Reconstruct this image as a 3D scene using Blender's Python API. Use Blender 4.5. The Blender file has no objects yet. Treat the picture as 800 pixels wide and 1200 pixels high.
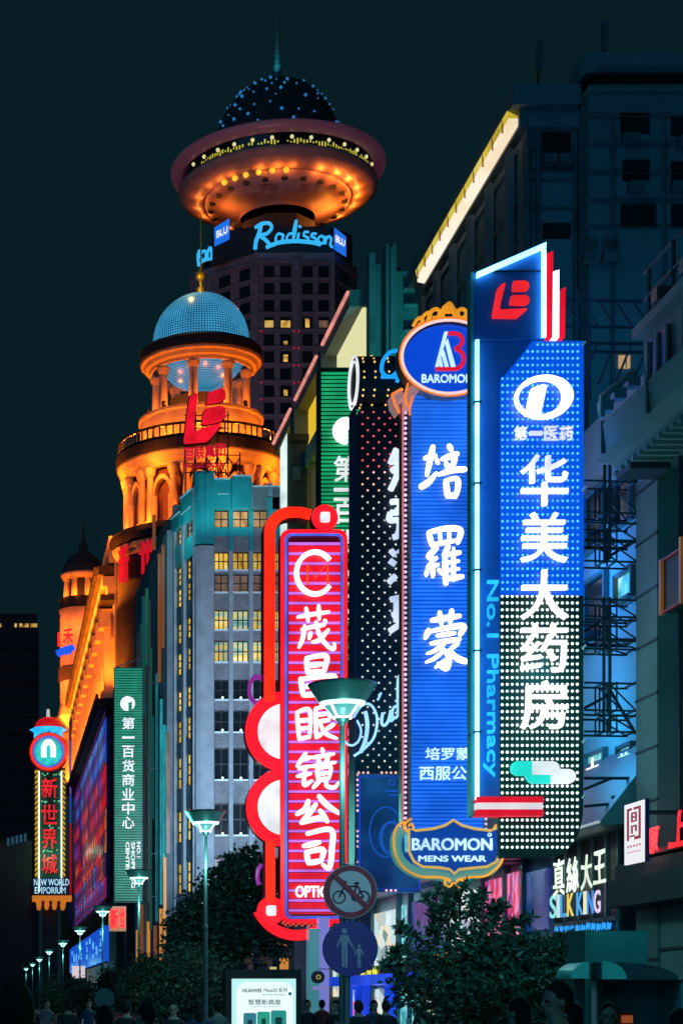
import bpy, math, random
from mathutils import Vector, Matrix
C = bpy.context.scene
COL = C.collection
random.seed(7)
PI = math.pi

# ------------------------------------------------------------------ camera, night sky, exposure
F, HY, EYE = 2200.0, 1170.0, 1.6          # focal length in photo pixels, horizon row, eye height
cam = bpy.data.cameras.new('camera'); camo = bpy.data.objects.new('camera', cam); COL.objects.link(camo)
camo.location = (0, 0, EYE); camo.rotation_euler = (PI/2, 0, 0)
cam.sensor_fit = 'VERTICAL'; cam.sensor_height = 36; cam.lens = F/1200*36
cam.shift_x = 400/1200; cam.shift_y = (HY-600)/1200
cam.clip_start = .1; cam.clip_end = 5000
C.camera = camo
W = bpy.data.worlds.new('World'); C.world = W; W.use_nodes = True
nt = W.node_tree; nt.nodes.clear()
wo = nt.nodes.new('ShaderNodeOutputWorld'); add = nt.nodes.new('ShaderNodeAddShader')
b1 = nt.nodes.new('ShaderNodeBackground'); b1.inputs[0].default_value = (.0022, .0125, .0170, 1); b1.inputs[1].default_value = 1
b2 = nt.nodes.new('ShaderNodeBackground'); b2.inputs[1].default_value = .0001
sky = nt.nodes.new('ShaderNodeTexSky'); sky.sky_type = 'NISHITA'; sky.sun_disc = False
sky.sun_elevation = math.radians(35); sky.sun_rotation = math.radians(200)
nt.links.new(sky.outputs[0], b2.inputs[0]); nt.links.new(b1.outputs[0], add.inputs[0]); nt.links.new(b2.outputs[0], add.inputs[1])
nt.links.new(add.outputs[0], wo.inputs[0])
sl = bpy.data.lights.new('city_glow', 'SUN'); sl.energy = .28; sl.angle = math.radians(50); sl.color = (.03, .50, 1.0)
so = bpy.data.objects.new('city_glow', sl); COL.objects.link(so)
so.rotation_euler = Vector((.55, .75, -.35)).to_track_quat('-Z', 'Y').to_euler()
C.view_settings.view_transform = 'Standard'; C.view_settings.look = 'None'
C.view_settings.exposure = 0; C.view_settings.gamma = 1; C.view_settings.use_curve_mapping = False
C.cycles.use_denoising = True
C.cycles.max_bounces = 5; C.cycles.diffuse_bounces = 3; C.cycles.sample_clamp_indirect = 4

# ------------------------------------------------------------------ helpers
def X(px, d): return px*d/F
def Z(py, d): return EYE+(HY-py)*d/F
def P(px, py, d): return Vector((px*d/F, d, EYE+(HY-py)*d/F))
def lin(c):
    return tuple(((v/255)/12.92 if v/255 <= .04045 else ((v/255+.055)/1.055)**2.4) for v in c)
MATS = {}
def mat(name, col, rough=.6, metal=0, var=.25, scale=3.0, bump=.0, spec=.4):
    m = bpy.data.materials.new(name); m.use_nodes = True; n = m.node_tree; b = n.nodes['Principled BSDF']
    b.inputs['Roughness'].default_value = rough; b.inputs['Metallic'].default_value = metal
    b.inputs['Specular IOR Level'].default_value = spec
    tc = n.nodes.new('ShaderNodeTexCoord'); nz = n.nodes.new('ShaderNodeTexNoise')
    nz.inputs['Scale'].default_value = scale; nz.inputs['Detail'].default_value = 5
    n.links.new(tc.outputs['Object'], nz.inputs['Vector'])
    r = n.nodes.new('ShaderNodeValToRGB')
    r.color_ramp.elements[0].position = .3; r.color_ramp.elements[1].position = .7
    r.color_ramp.elements[0].color = (*[v*(1-var) for v in col], 1); r.color_ramp.elements[1].color = (*[min(1, v*(1+var*.6)) for v in col], 1)
    n.links.new(nz.outputs['Fac'], r.inputs[0]); n.links.new(r.outputs[0], b.inputs['Base Color'])
    if bump:
        bp = n.nodes.new('ShaderNodeBump'); bp.inputs['Strength'].default_value = bump; bp.inputs['Distance'].default_value = .05
        n.links.new(nz.outputs['Fac'], bp.inputs['Height']); n.links.new(bp.outputs[0], b.inputs['Normal'])
    MATS[name] = m; return m
def em(name, col, s=1.0, base=None):
    """a lamp, tube, lit panel or other part given a glow: col is linear"""
    m = bpy.data.materials.new(name); m.use_nodes = True; b = m.node_tree.nodes['Principled BSDF']
    b.inputs['Base Color'].default_value = (*(base or [min(.5, v*.3) for v in col]), 1)
    b.inputs['Roughness'].default_value = .35
    b.inputs['Emission Color'].default_value = (*col, 1); b.inputs['Emission Strength'].default_value = s
    if name.startswith(('neon', 'bulb', 'bead', 'logo', 'script', 'border', 'crown', 'bar_', 'green_tube', 'lens', 'roof', 'canopy', 'letter', 'character', 'emporium', 'edge')):
        n = m.node_tree; tc = n.nodes.new('ShaderNodeTexCoord'); nz = n.nodes.new('ShaderNodeTexNoise'); nz.inputs['Scale'].default_value = 9 if name.startswith(('bulb', 'bead')) else 1.1
        nz.inputs['Detail'].default_value = 6; n.links.new(tc.outputs['Object'], nz.inputs['Vector'])
        mr = n.nodes.new('ShaderNodeMapRange'); mr.inputs['From Min'].default_value = .3; mr.inputs['From Max'].default_value = .7
        mr.inputs['To Min'].default_value = s*(.35 if name.startswith(('bulb', 'bead')) else .62); mr.inputs['To Max'].default_value = s*1.3
        n.links.new(nz.outputs['Fac'], mr.inputs['Value']); n.links.new(mr.outputs[0], b.inputs['Emission Strength'])
    MATS[name] = m; return m
def em_noise(name, cols, scale, s=1.0, kind='noise', stretch=(1, 1, 1), sharp=False):
    """a lit interior or LED picture: emission from a noise ramp"""
    m = bpy.data.materials.new(name); m.use_nodes = True; n = m.node_tree; b = n.nodes['Principled BSDF']
    tc = n.nodes.new('ShaderNodeTexCoord'); mp = n.nodes.new('ShaderNodeMapping'); mp.inputs['Scale'].default_value = stretch
    oi = n.nodes.new('ShaderNodeObjectInfo'); ad = n.nodes.new('ShaderNodeVectorMath'); ad.operation = 'ADD'
    ml = n.nodes.new('ShaderNodeMath'); ml.operation = 'MULTIPLY'; ml.inputs[1].default_value = 37
    n.links.new(oi.outputs['Random'], ml.inputs[0]); n.links.new(tc.outputs['Object'], ad.inputs[0]); n.links.new(ml.outputs[0], ad.inputs[1])
    n.links.new(ad.outputs[0], mp.inputs[0])
    t = n.nodes.new('ShaderNodeTexNoise' if kind == 'noise' else 'ShaderNodeTexVoronoi'); t.inputs['Scale'].default_value = scale
    n.links.new(mp.outputs[0], t.inputs['Vector'])
    r = n.nodes.new('ShaderNodeValToRGB'); e = r.color_ramp.elements
    if sharp: r.color_ramp.interpolation = 'CONSTANT'
    while len(e) < len(cols): e.new(.5)
    for i, c in enumerate(cols):
        e[i].position = .28+.44*i/max(1, len(cols)-1) if kind == 'noise' else i/len(cols); e[i].color = (*c, 1)
    if kind == 'noise': n.links.new(t.outputs['Fac'], r.inputs[0])
    else:
        sp = n.nodes.new('ShaderNodeSeparateColor'); n.links.new(t.outputs['Color'], sp.inputs[0]); n.links.new(sp.outputs[0], r.inputs[0])
    n.links.new(r.outputs[0], b.inputs['Emission Color']); b.inputs['Emission Strength'].default_value = s
    if name.startswith('window'):
        mr = n.nodes.new('ShaderNodeMapRange'); mr.inputs['To Min'].default_value = s*.55; mr.inputs['To Max'].default_value = s*1.15
        n.links.new(oi.outputs['Random'], mr.inputs['Value']); n.links.new(mr.outputs[0], b.inputs['Emission Strength'])
    b.inputs['Base Color'].default_value = (.05, .05, .05, 1); b.inputs['Roughness'].default_value = .3
    MATS[name] = m; return m
def brick_mat(name, c1, c2, mortar, sc, rough=.8):
    m = bpy.data.materials.new(name); m.use_nodes = True; n = m.node_tree; b = n.nodes['Principled BSDF']
    tc = n.nodes.new('ShaderNodeTexCoord'); sep = n.nodes.new('ShaderNodeSeparateXYZ'); cb = n.nodes.new('ShaderNodeCombineXYZ')
    ad = n.nodes.new('ShaderNodeMath'); ad.operation = 'ADD'
    n.links.new(tc.outputs['Object'], sep.inputs[0]); n.links.new(sep.outputs[0], ad.inputs[0]); n.links.new(sep.outputs[1], ad.inputs[1])
    n.links.new(ad.outputs[0], cb.inputs[0]); n.links.new(sep.outputs[2], cb.inputs[1])
    t = n.nodes.new('ShaderNodeTexBrick'); t.inputs['Scale'].default_value = sc
    t.inputs['Color1'].default_value = (*c1, 1); t.inputs['Color2'].default_value = (*c2, 1); t.inputs['Mortar'].default_value = (*mortar, 1)
    t.inputs['Mortar Size'].default_value = .025
    n.links.new(cb.outputs[0], t.inputs['Vector'])
    nz = n.nodes.new('ShaderNodeTexNoise'); nz.inputs['Scale'].default_value = .6; nz.inputs['Detail'].default_value = 6
    n.links.new(tc.outputs['Object'], nz.inputs['Vector'])
    mx = n.nodes.new('ShaderNodeMix'); mx.data_type = 'RGBA'; mx.blend_type = 'MULTIPLY'; mx.inputs[0].default_value = .7
    rr = n.nodes.new('ShaderNodeValToRGB'); rr.color_ramp.elements[0].position = .35; rr.color_ramp.elements[1].position = .65
    rr.color_ramp.elements[0].color = (.55, .5, .5, 1); rr.color_ramp.elements[1].color = (1, 1, 1, 1)
    n.links.new(nz.outputs['Fac'], rr.inputs[0]); n.links.new(t.outputs['Color'], mx.inputs[6]); n.links.new(rr.outputs[0], mx.inputs[7])
    n.links.new(mx.outputs[2], b.inputs['Base Color']); b.inputs['Roughness'].default_value = rough
    MATS[name] = m; return m

WLOC = {}
class MB:
    def __init__(s): s.v = []; s.f = []; s.m = []; s.cur = 0
    def add(s, vs, fs):
        o = len(s.v); s.v += [tuple(v) for v in vs]; s.f += [tuple(i+o for i in f) for f in fs]; s.m += [s.cur]*len(fs); return s
    def box(s, x0, x1, y0, y1, z0, z1):
        return s.add([(x0,y0,z0),(x1,y0,z0),(x1,y1,z0),(x0,y1,z0),(x0,y0,z1),(x1,y0,z1),(x1,y1,z1),(x0,y1,z1)],
            [(0,3,2,1),(4,5,6,7),(0,1,5,4),(1,2,6,5),(2,3,7,6),(3,0,4,7)])
    def wbox(s, A, U, N, u0, u1, n0, n1, z0, z1):
        """box on a wall: A plan origin, U along, N outward"""
        q = [(u0,n0),(u1,n0),(u1,n1),(u0,n1)]
        vs = [(A[0]+U[0]*u+N[0]*n, A[1]+U[1]*u+N[1]*n, z) for z in (z0, z1) for u, n in q]
        return s.add(vs, [(0,3,2,1),(4,5,6,7),(0,1,5,4),(1,2,6,5),(2,3,7,6),(3,0,4,7)])
    def extr(s, poly, vec):
        n = len(poly); vec = Vector(vec); vs = [Vector(p) for p in poly]; vs += [p+vec for p in vs]
        return s.add(vs, [tuple(range(n)), tuple(range(2*n-1, n-1, -1))]+[(i, (i+1) % n, n+(i+1) % n, n+i) for i in range(n)])
    def pp(s, poly, d, y0=-.02, y1=.02):
        """polygon given in photo pixels on the frontal plane at depth d, extruded from d+y0 to d+y1"""
        return s.extr([(X(a, d), d+y0, Z(b, d)) for a, b in poly], (0, y1-y0, 0))
    def pbox(s, a0, b0, a1, b1, d, y0=-.02, y1=.02):
        return s.box(X(a0, d), X(a1, d), d+y0, d+y1, Z(b1, d), Z(b0, d))
    def ring(s, cx, cz, rx, rz, wx, wz, y0, y1, n=48, a0=0, a1=2*PI):
        """flat ring in the x-z plane"""
        closed = abs(a1-a0-2*PI) < 1e-6; k = n if closed else n+1; vs = []
        for i in range(k):
            a = a0+(a1-a0)*i/n; c, q = math.cos(a), math.sin(a)
            vs += [(cx+rx*c, y0, cz+rz*q), (cx+(rx-wx)*c, y0, cz+(rz-wz)*q), (cx+(rx-wx)*c, y1, cz+(rz-wz)*q), (cx+rx*c, y1, cz+rz*q)]
        fs = []
        for i in range(n):
            a, b = 4*i, 4*((i+1) % k)
            for j in range(4): fs.append((a+j, a+(j+1) % 4, b+(j+1) % 4, b+j))
        if not closed: fs += [(0,1,2,3), (4*n,4*n+1,4*n+2,4*n+3)]
        return s.add(vs, fs)
    def disc(s, cx, cz, rx, rz, y0, y1, n=40):
        return s.extr([(cx+rx*math.cos(2*PI*i/n), y0, cz+rz*math.sin(2*PI*i/n)) for i in range(n)], (0, y1-y0, 0))
    def tube(s, pts, r, n=8, closed=False, caps=True):
        pts = [Vector(p) for p in pts]; k = len(pts)
        rs = r if isinstance(r, (list, tuple)) else [r]*k
        prev = None; vs = []
        for i, p in enumerate(pts):
            t = (pts[(i+1) % k]-pts[i-1]) if closed else (pts[min(i+1, k-1)]-pts[max(i-1, 0)])
            if t.length < 1e-9: t = Vector((0,0,1))
            t.normalize()
            if prev is None:
                up = Vector((0,0,1)) if abs(t.z) < .9 else Vector((0,1,0)); a = t.cross(up).normalized()
            else:
                a = prev-t*prev.dot(t); a.normalize()
            prev = a; b = t.cross(a)
            for j in range(n):
                g = 2*PI*j/n; vs.append(p+(a*math.cos(g)+b*math.sin(g))*rs[i])
        fs = []
        for i in range(k if closed else k-1):
            for j in range(n):
                q, w = i*n, ((i+1) % k)*n
                fs.append((q+j, q+(j+1) % n, w+(j+1) % n, w+j))
        if caps and not closed: fs += [tuple(range(n-1, -1, -1)), tuple(range((k-1)*n, k*n))]
        return s.add(vs, fs)
    def lathe(s, cx, cy, prof, n=48, a0=0, a1=2*PI):
        closed = abs(a1-a0-2*PI) < 1e-6; k = n if closed else n+1; m = len(prof); vs = []
        for i in range(k):
            a = a0+(a1-a0)*i/n
            for r, z in prof: vs.append((cx+r*math.cos(a), cy+r*math.sin(a), z))
        fs = []
        for i in range(n):
            for j in range(m-1):
                a, b = i*m+j, ((i+1) % k)*m+j
                fs.append((a, b, b+1, a+1))
        return s.add(vs, fs)
    def ball(s, c, r, n=16, k=10, sz=1.0):
        return s.lathe(c[0], c[1], [(max(1e-4, r*math.cos(-PI/2+PI*i/k)), c[2]+sz*r*math.sin(-PI/2+PI*i/k)) for i in range(k+1)], n)
    def dot(s, x, y, z, r):
        """little bulb facing -y"""
        vs = [(x, y-r*.9, z)]; 
        for i in range(6): vs.append((x+r*.72*math.cos(i*PI/3), y-r*.6, z+r*.72*math.sin(i*PI/3)))
        for i in range(6): vs.append((x+r*math.cos(i*PI/3), y, z+r*math.sin(i*PI/3)))
        fs = [(0, 1+(i+1) % 6, 1+i) for i in range(6)]+[(1+i, 1+(i+1) % 6, 7+(i+1) % 6, 7+i) for i in range(6)]
        return s.add(vs, fs)
    def text(s, txt, o, U, V, N, bold=0, depth=.04, shear=0, wob=0, keep=False):
        vs, fs = glyphs(txt, bold)
        x0 = min(v[0] for v in vs); x1 = max(v[0] for v in vs); y0 = min(v[1] for v in vs); y1 = max(v[1] for v in vs)
        w, h = max(x1-x0, 1e-6), max(y1-y0, 1e-6)
        o, U, V, N = Vector(o), Vector(U), Vector(V), Vector(N).normalized(); out = []
        for x, y, z in vs:
            a, b = (x-x0)/w, (y-y0)/h
            if wob:
                da = wob*(math.sin(b*7.3+len(txt)+a*3.1+o.z*3)+.6*math.sin(a*11+b*5.1+o.z))
                db = wob*(math.cos(a*6.1+o.z*2)+.6*math.sin(b*12.7+a*4+o.z*5)); a += da; b += db
            a += shear*(b-.5)
            out.append(o+U*a+V*b+N*(depth*(.5 if z > 0 else -.5)))
        return s.add(out, fs)
    def ptext(s, txt, a0, b0, a1, b1, d, y=0, depth=.05, bold=0, shear=0, wob=0):
        k = d/F
        return s.text(txt, (X(a0, d), d+y, Z(b1, d)), ((a1-a0)*k, 0, 0), (0, 0, (b1-b0)*k), (0, -1, 0), bold, depth, shear, wob)
    def mesh(s, name, mats, off=(0,0,0), smooth=False):
        me = bpy.data.meshes.new(name); ox, oy, oz = off
        me.from_pydata([(a-ox, b-oy, c-oz) for a, b, c in s.v], [], s.f)
        for m in (mats if isinstance(mats, (list, tuple)) else [mats]): me.materials.append(m)
        me.polygons.foreach_set('material_index', s.m)
        if smooth: me.polygons.foreach_set('use_smooth', [True]*len(s.f))
        me.update(); return me
    def build_each(s, name, mats, parent, smooth=False):
        """one object per separate piece"""
        p = list(range(len(s.v)))
        def find(i):
            while p[i] != i: p[i] = p[p[i]]; i = p[i]
            return i
        for f in s.f:
            for i in f[1:]: p[find(i)] = find(f[0])
        groups = {}
        for f in s.f: groups.setdefault(find(f[0]), []).append(f)
        for fs in groups.values():
            ids = sorted({i for f in fs for i in f}); ix = {i: k for k, i in enumerate(ids)}
            m = MB(); m.add([s.v[i] for i in ids], [tuple(ix[i] for i in f) for f in fs]); m.build(name, mats, parent, smooth)
    def build(s, name, mats, parent=None, smooth=False, loc=None):
        off = Vector(loc) if loc is not None else (WLOC[parent] if parent else Vector((0,0,0)))
        o = bpy.data.objects.new(name, s.mesh(name, mats, off, smooth)); COL.objects.link(o)
        if parent: o.parent = parent; o.location = off-WLOC[parent]
        else: o.location = off
        WLOC[o] = off; return o
_G = {}
def glyphs(txt, bold):
    k = (txt, bold)
    if k not in _G:
        c = bpy.data.curves.new('glyph', 'FONT'); c.body = txt; c.extrude = .02; c.resolution_u = 4
        if bold: c.bevel_depth = bold; c.bevel_resolution = 0
        o = bpy.data.objects.new('glyph', c); COL.objects.link(o)
        dg = bpy.context.evaluated_depsgraph_get(); dg.update()
        me = bpy.data.meshes.new_from_object(o.evaluated_get(dg))
        _G[k] = ([tuple(v.co) for v in me.vertices], [tuple(p.vertices) for p in me.polygons])
        bpy.data.objects.remove(o); bpy.data.curves.remove(c); bpy.data.meshes.remove(me)
    return _G[k]
def tag(o, label=None, cat=None, group=None, kind=None):
    if label: o['label'] = label
    if cat: o['category'] = cat
    if group: o['group'] = group
    if kind: o['kind'] = kind
    return o
def thing(name, label, cat, loc, group=None):
    o = bpy.data.objects.new(name, None); COL.objects.link(o); o.location = loc; o.empty_display_size = .2
    WLOC[o] = Vector(loc); return tag(o, label, cat, group)
def copy_tree(o, parent=None):
    c = o.copy(); COL.objects.link(c)
    if parent: c.parent = parent
    if o in WLOC: WLOC[c] = WLOC[o]
    for ch in list(o.children): copy_tree(ch, c)
    return c
def lamp(parent, p, col, power, r=.25, kind='POINT', to=None, cone=70, blend=.6):
    l = bpy.data.lights.new('flood_or_fill_beam', kind); l.energy = power; l.color = col; l.shadow_soft_size = r  # shared by floodlights of the place and by added fill lights
    o = bpy.data.objects.new('flood_or_fill_beam', l); COL.objects.link(o)
    p = Vector(p)
    if parent: o.parent = parent; o.location = p-WLOC[parent]
    else: o.location = p
    if kind == 'SPOT':
        l.spot_size = math.radians(cone); l.spot_blend = blend
        o.rotation_euler = (Vector(to)-p).to_track_quat('-Z', 'Y').to_euler()
    return o
def spline(pts, k=8, closed=False):
    out = []; n = len(pts)
    for i in range(n if closed else n-1):
        g = (lambda j: pts[j % n]) if closed else (lambda j: pts[max(0, min(n-1, j))])
        p0, p1, p2, p3 = [Vector(g(i+q)) for q in (-1, 0, 1, 2)]
        for j in range(k):
            t = j/k
            out.append(.5*((2*p1)+(p2-p0)*t+(2*p0-5*p1+4*p2-p3)*t*t+(3*p1-p0-3*p2+p3)*t**3))
    if not closed: out.append(Vector(pts[-1]))
    return out
def pxtube(mb, pts, d, r, y=0, smooth=True, closed=False, n=8):
    q = [(X(a, d), d+y, Z(b, d)) for a, b in pts]
    if smooth: q = spline(q, 6, closed)
    mb.tube(q, r, n, closed)
def stroke(mb, pts, w, d=33, y=-.16):
    """one brush stroke given in photo pixels: a tube whose width swells and ends rounded"""
    q = spline([(X(a,d), d+y, Z(b,d)) for a, b in pts], 6); n = len(q)
    rs_ = [(w[0]+(w[1]-w[0])*i/(n-1))*d/F*(.85+.3*math.sin(PI*i/(n-1))) for i in range(n)]
    mb.tube(q, rs_, 8); mb.ball(q[0], rs_[0], 8, 6); mb.ball(q[-1], rs_[-1], 8, 6)
def rrect(x0, y0, x1, y1, r, k=5):
    o = []
    for cx, cy, a in ((x1-r, y0+r, -90), (x1-r, y1-r, 0), (x0+r, y1-r, 90), (x0+r, y0+r, 180)):
        for i in range(k+1):
            g = math.radians(a+90*i/k); o.append((cx+r*math.cos(g), cy+r*math.sin(g)))
    return o
def on_line(px, A, B):
    """plan point where the sight line through column px meets the wall line A-B"""
    k = px/F; dx, dy = B[0]-A[0], B[1]-A[1]
    t = (k*A[1]-A[0])/(dx-k*dy); return (A[0]+dx*t, A[1]+dy*t)

# ------------------------------------------------------------------ materials
M = MATS
mat('asphalt', (.06,.06,.065), .55, var=.3, scale=2, bump=.3)
mat('paving', (.14,.14,.15), .45, var=.3, scale=3)
mat('dark_metal', (.03,.035,.04), .45, .3)
mat('steel_truss', (.05,.06,.075), .5, .3)
mat('lamp_dish', (.045,.12,.125), .35, .2, var=.1)
mat('teal_metal', (.10,.22,.24), .4, .3, var=.15)
mat('lamp_metal', (.09,.17,.17), .38, .4, var=.15)
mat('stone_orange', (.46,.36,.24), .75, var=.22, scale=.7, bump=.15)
mat('stone_dark', (.035,.030,.028), .8, var=.3, scale=.8)
mat('stone_grey', (.19,.21,.22), .8, var=.25, scale=.5, bump=.2)
mat('stone_pilaster', (.15,.18,.18), .8, var=.2, scale=1.2, bump=.2)
mat('joint_grey', (.105,.120,.126), .8, var=.3)
mat('wall_dark', (.035,.04,.045), .7, var=.3, scale=1)
mat('wall_far', (.022,.030,.036), .8, var=.3, scale=.1)
mat('wall_white', (.55,.57,.58), .7, var=.1, scale=.7)
mat('tower_stone', (.20,.16,.17), .8, var=.2, scale=.15)
mat('teal_lit_tile', (.03,.34,.36), .4, var=.18, scale=.8)  # teal floodlight on the parapet, put into the tile colour
mat('white_trim', (.75,.77,.78), .6, var=.1)
mat('glass_dark', (.012,.018,.022), .12, var=.2, scale=1)
mat('gold', (.62,.38,.06), .35, .6, var=.3, scale=8)
mat('copper', (.60,.32,.22), .35, .5, var=.3, scale=6)
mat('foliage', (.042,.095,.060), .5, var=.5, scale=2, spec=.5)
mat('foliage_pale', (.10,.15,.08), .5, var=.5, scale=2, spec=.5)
mat('bark', (.06,.045,.035), .8)
mat('panel_blue', (.015,.05,.40), .4, var=.1)
mat('panel_navy', (.012,.035,.16), .4, var=.15)
mat('panel_green', (.012,.10,.06), .5, var=.15)
mat('panel_black', (.010,.018,.024), .5, var=.3)
mat('panel_red', (.35,.012,.03), .4, var=.15)
mat('skin', (.40,.26,.19), .5, var=.1)
mat('hair', (.012,.010,.010), .85, var=.2)
mat('cloth_dark', (.025,.03,.04), .8, var=.3)
mat('cloth_blue', (.04,.07,.13), .8, var=.3)
mat('cloth_red', (.16,.03,.03), .8, var=.3)
mat('cloth_pale', (.18,.19,.21), .8, var=.2)
mat('sign_red_paint', (.36,.03,.05), .4, var=.1)
mat('sign_white_paint', (.72,.70,.74), .4, var=.06)
mat('sign_blue_paint', (.010,.045,.30), .4, var=.15)
mat('sign_figure_paint', (.30,.42,.55), .5, var=.1)
mat('black_paint', (.015,.015,.02), .5)
brick_mat('brick', (.31,.29,.31), (.22,.205,.225), (.20,.19,.20), 1.5)
mat('pier_stone', (.34,.345,.37), .75, var=.2, scale=.9, bump=.1)
brick_mat('tower_tile', (.26,.20,.22), (.22,.17,.19), (.14,.12,.13), .5)

em('neon_white', (1, .97, .98), 2.2)
em('neon_white_soft', (.9, .92, .95), .95)
em('character_white', (1,.98,.98), 1.2)
em('neon_ice', (.22, .80, 1.0), 3.6)
em('logo_ice0', (.50, .85, .95), 1.0)
em('neon_cyan', (.02, .45, .95), 1.3)
em('neon_teal', (.02, .62, .60), .9)
em('neon_red', (1.0, .006, .014), 2.2)
em('neon_red_hot', (1.0, .03, .035), 1.4)
em('neon_redorange', (1.0, .020, .006), 2.0)
em('neon_lavender', (.55, .15, .78), 1.05)
em('neon_blue', (.004, .10, 1.0), 1.0)
em('neon_blue_tube', (.012, .135, .70), 1.2)
em('neon_spill_blue', (.003, .065, .50), 1.0)
em('neon_steel', (.04, .16, .75), 1.0)
em('neon_pink_white', (.95, .60, .62), .9)
em('neon_amber', (1.0, .42, .02), 1.3)
em('neon_gold', (1.0, .36, .015), 1.0)
em('neon_orange', (1.0, .22, .02), 1.0)
em('neon_green_tube', (.012, .42, .16), .8)
em('neon_green_dim', (.02, .24, .145), .8)
em('neon_yellow', (.95, .85, .05), 1.0)
em('bulb_white', (.80, 1.0, .92), 1.9)
em('bulb_ice', (.05, .30, 1.0), 2.6)
em('bulb_cream', (.80,.86,.78), 1.0)
em('bulb_red', (1.0, .10, .16), 1.3)
em('bulb_amber', (1.0, .6, .15), 1.5)
em('bulb_blue', (.05, .30, .9), 1.1)
em('lamp_glass', (.50, .97, .92), 2.2)
em('led_strip', (1.0, .86, .50), 1.0)
em('screen_teal', (.50, .88, .84), 1.0)
em('window_blank', (.95, .8, .25), .9)
em_noise('window_yellow', [(.45,.17,.01), (.95,.52,.03), (1,.66,.08), (1,.88,.42)], 1.3, 1.0, stretch=(1.6,1,.7))
em_noise('window_mixed', [(.03,.20,.20), (.30,.50,.36), (.90,.62,.06), (1,.90,.50)], .8, 1.0, stretch=(.5,.5,1.7))
em_noise('window_dim', [(.06,.035,.025), (.22,.12,.07), (.30,.16,.13)], 1.5, .8, stretch=(1,1,.4))
em_noise('window_warm', [(.35,.15,.03), (.72,.42,.12), (.75,.36,.22)], 1.6, .9, stretch=(1,1,.4))
em_noise('window_amber_tiny', [(.04,.02,.01), (.9,.5,.08), (1,.75,.25)], .5, .9)
em_noise('shop_interior', [(.10,.26,.26), (.70,.85,.80), (.85,.72,.50), (.05,.12,.14), (.9,1,1), (.55,.75,.78)], 2.6, 1.0, 'voronoi', (1,.7,1.3))
em_noise('shop_interior_teal', [(.02,.16,.20), (.10,.50,.55), (.45,.85,.85)], 3.0, 1.1)
em_noise('shop_interior_blue', [(.004,.018,.10), (.01,.04,.20), (.06,.08,.26)], 2.0, .9)
em_noise('poster_red', [(.35,.0,.06), (.9,.01,.05), (.10,.02,.25), (.9,.25,.5)], 4.0, .9, 'voronoi', (2.5,2.5,.8))
em_noise('led_screen', [(.01,.02,.25), (.02,.10,.75), (.45,.01,.05), (.75,.01,.03), (.05,.25,.6), (.5,.03,.30)], .16, .8, 'voronoi', (1,.6,.8))
em_noise('poster_navy', [(.002,.010,.075), (.003,.03,.20), (.01,.10,.35)], 1.5, .55)

def globe_mat(name, rows, cols, dark, bright, s):
    m = bpy.data.materials.new(name); m.use_nodes = True; n = m.node_tree; b = n.nodes['Principled BSDF']
    tc = n.nodes.new('ShaderNodeTexCoord'); nm = n.nodes.new('ShaderNodeVectorMath'); nm.operation = 'NORMALIZE'; sp = n.nodes.new('ShaderNodeSeparateXYZ')
    n.links.new(tc.outputs['Object'], nm.inputs[0]); n.links.new(nm.outputs[0], sp.inputs[0])
    def mth(op, a, b_=None):
        q = n.nodes.new('ShaderNodeMath'); q.operation = op
        for i, v in enumerate((a, b_)):
            if v is None: continue
            if isinstance(v, (int, float)): q.inputs[i].default_value = v
            else: n.links.new(v, q.inputs[i])
        return q.outputs[0]
    la = mth('MULTIPLY', mth('ARCSINE', sp.outputs[2]), rows/PI)
    lo = mth('MULTIPLY', mth('ARCTAN2', sp.outputs[1], sp.outputs[0]), cols/(2*PI))
    fa = mth('ABSOLUTE', mth('SUBTRACT', mth('FRACT', la), .5)); fo = mth('ABSOLUTE', mth('SUBTRACT', mth('FRACT', lo), .5))
    mk = mth('LESS_THAN', mth('MAXIMUM', fa, fo), .33)
    nz = n.nodes.new('ShaderNodeTexNoise'); nz.inputs['Scale'].default_value = .35; n.links.new(tc.outputs['Object'], nz.inputs['Vector'])
    mx = n.nodes.new('ShaderNodeMix'); mx.data_type = 'RGBA'; mx.inputs[6].default_value = (*dark, 1); mx.inputs[7].default_value = (*bright, 1)
    n.links.new(mk, mx.inputs[0]); n.links.new(mx.outputs[2], b.inputs['Emission Color'])
    n.links.new(mth('MULTIPLY', mth('ADD', nz.outputs['Fac'], .45), s), b.inputs['Emission Strength'])
    b.inputs['Base Color'].default_value = (.02, .04, .06, 1); b.inputs['Roughness'].default_value = .25
    MATS[name] = m; return m
globe_mat('led_globe', 60, 110, (.008,.05,.13), (.05,.36,.60), 1.15)

# ------------------------------------------------------------------ the setting: street
tag(MB().box(-900, 900, -60, 1600, -.3, 0).build('ground', M['asphalt']), kind='structure')
tag(MB().box(3.2, 10.2, -20, 140, .004, .12).build('pavement', M['paving']), kind='structure')
tag(MB().box(3.02, 3.197, -20, 140, .004, .13).build('kerb', M['stone_grey']), kind='structure')

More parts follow.
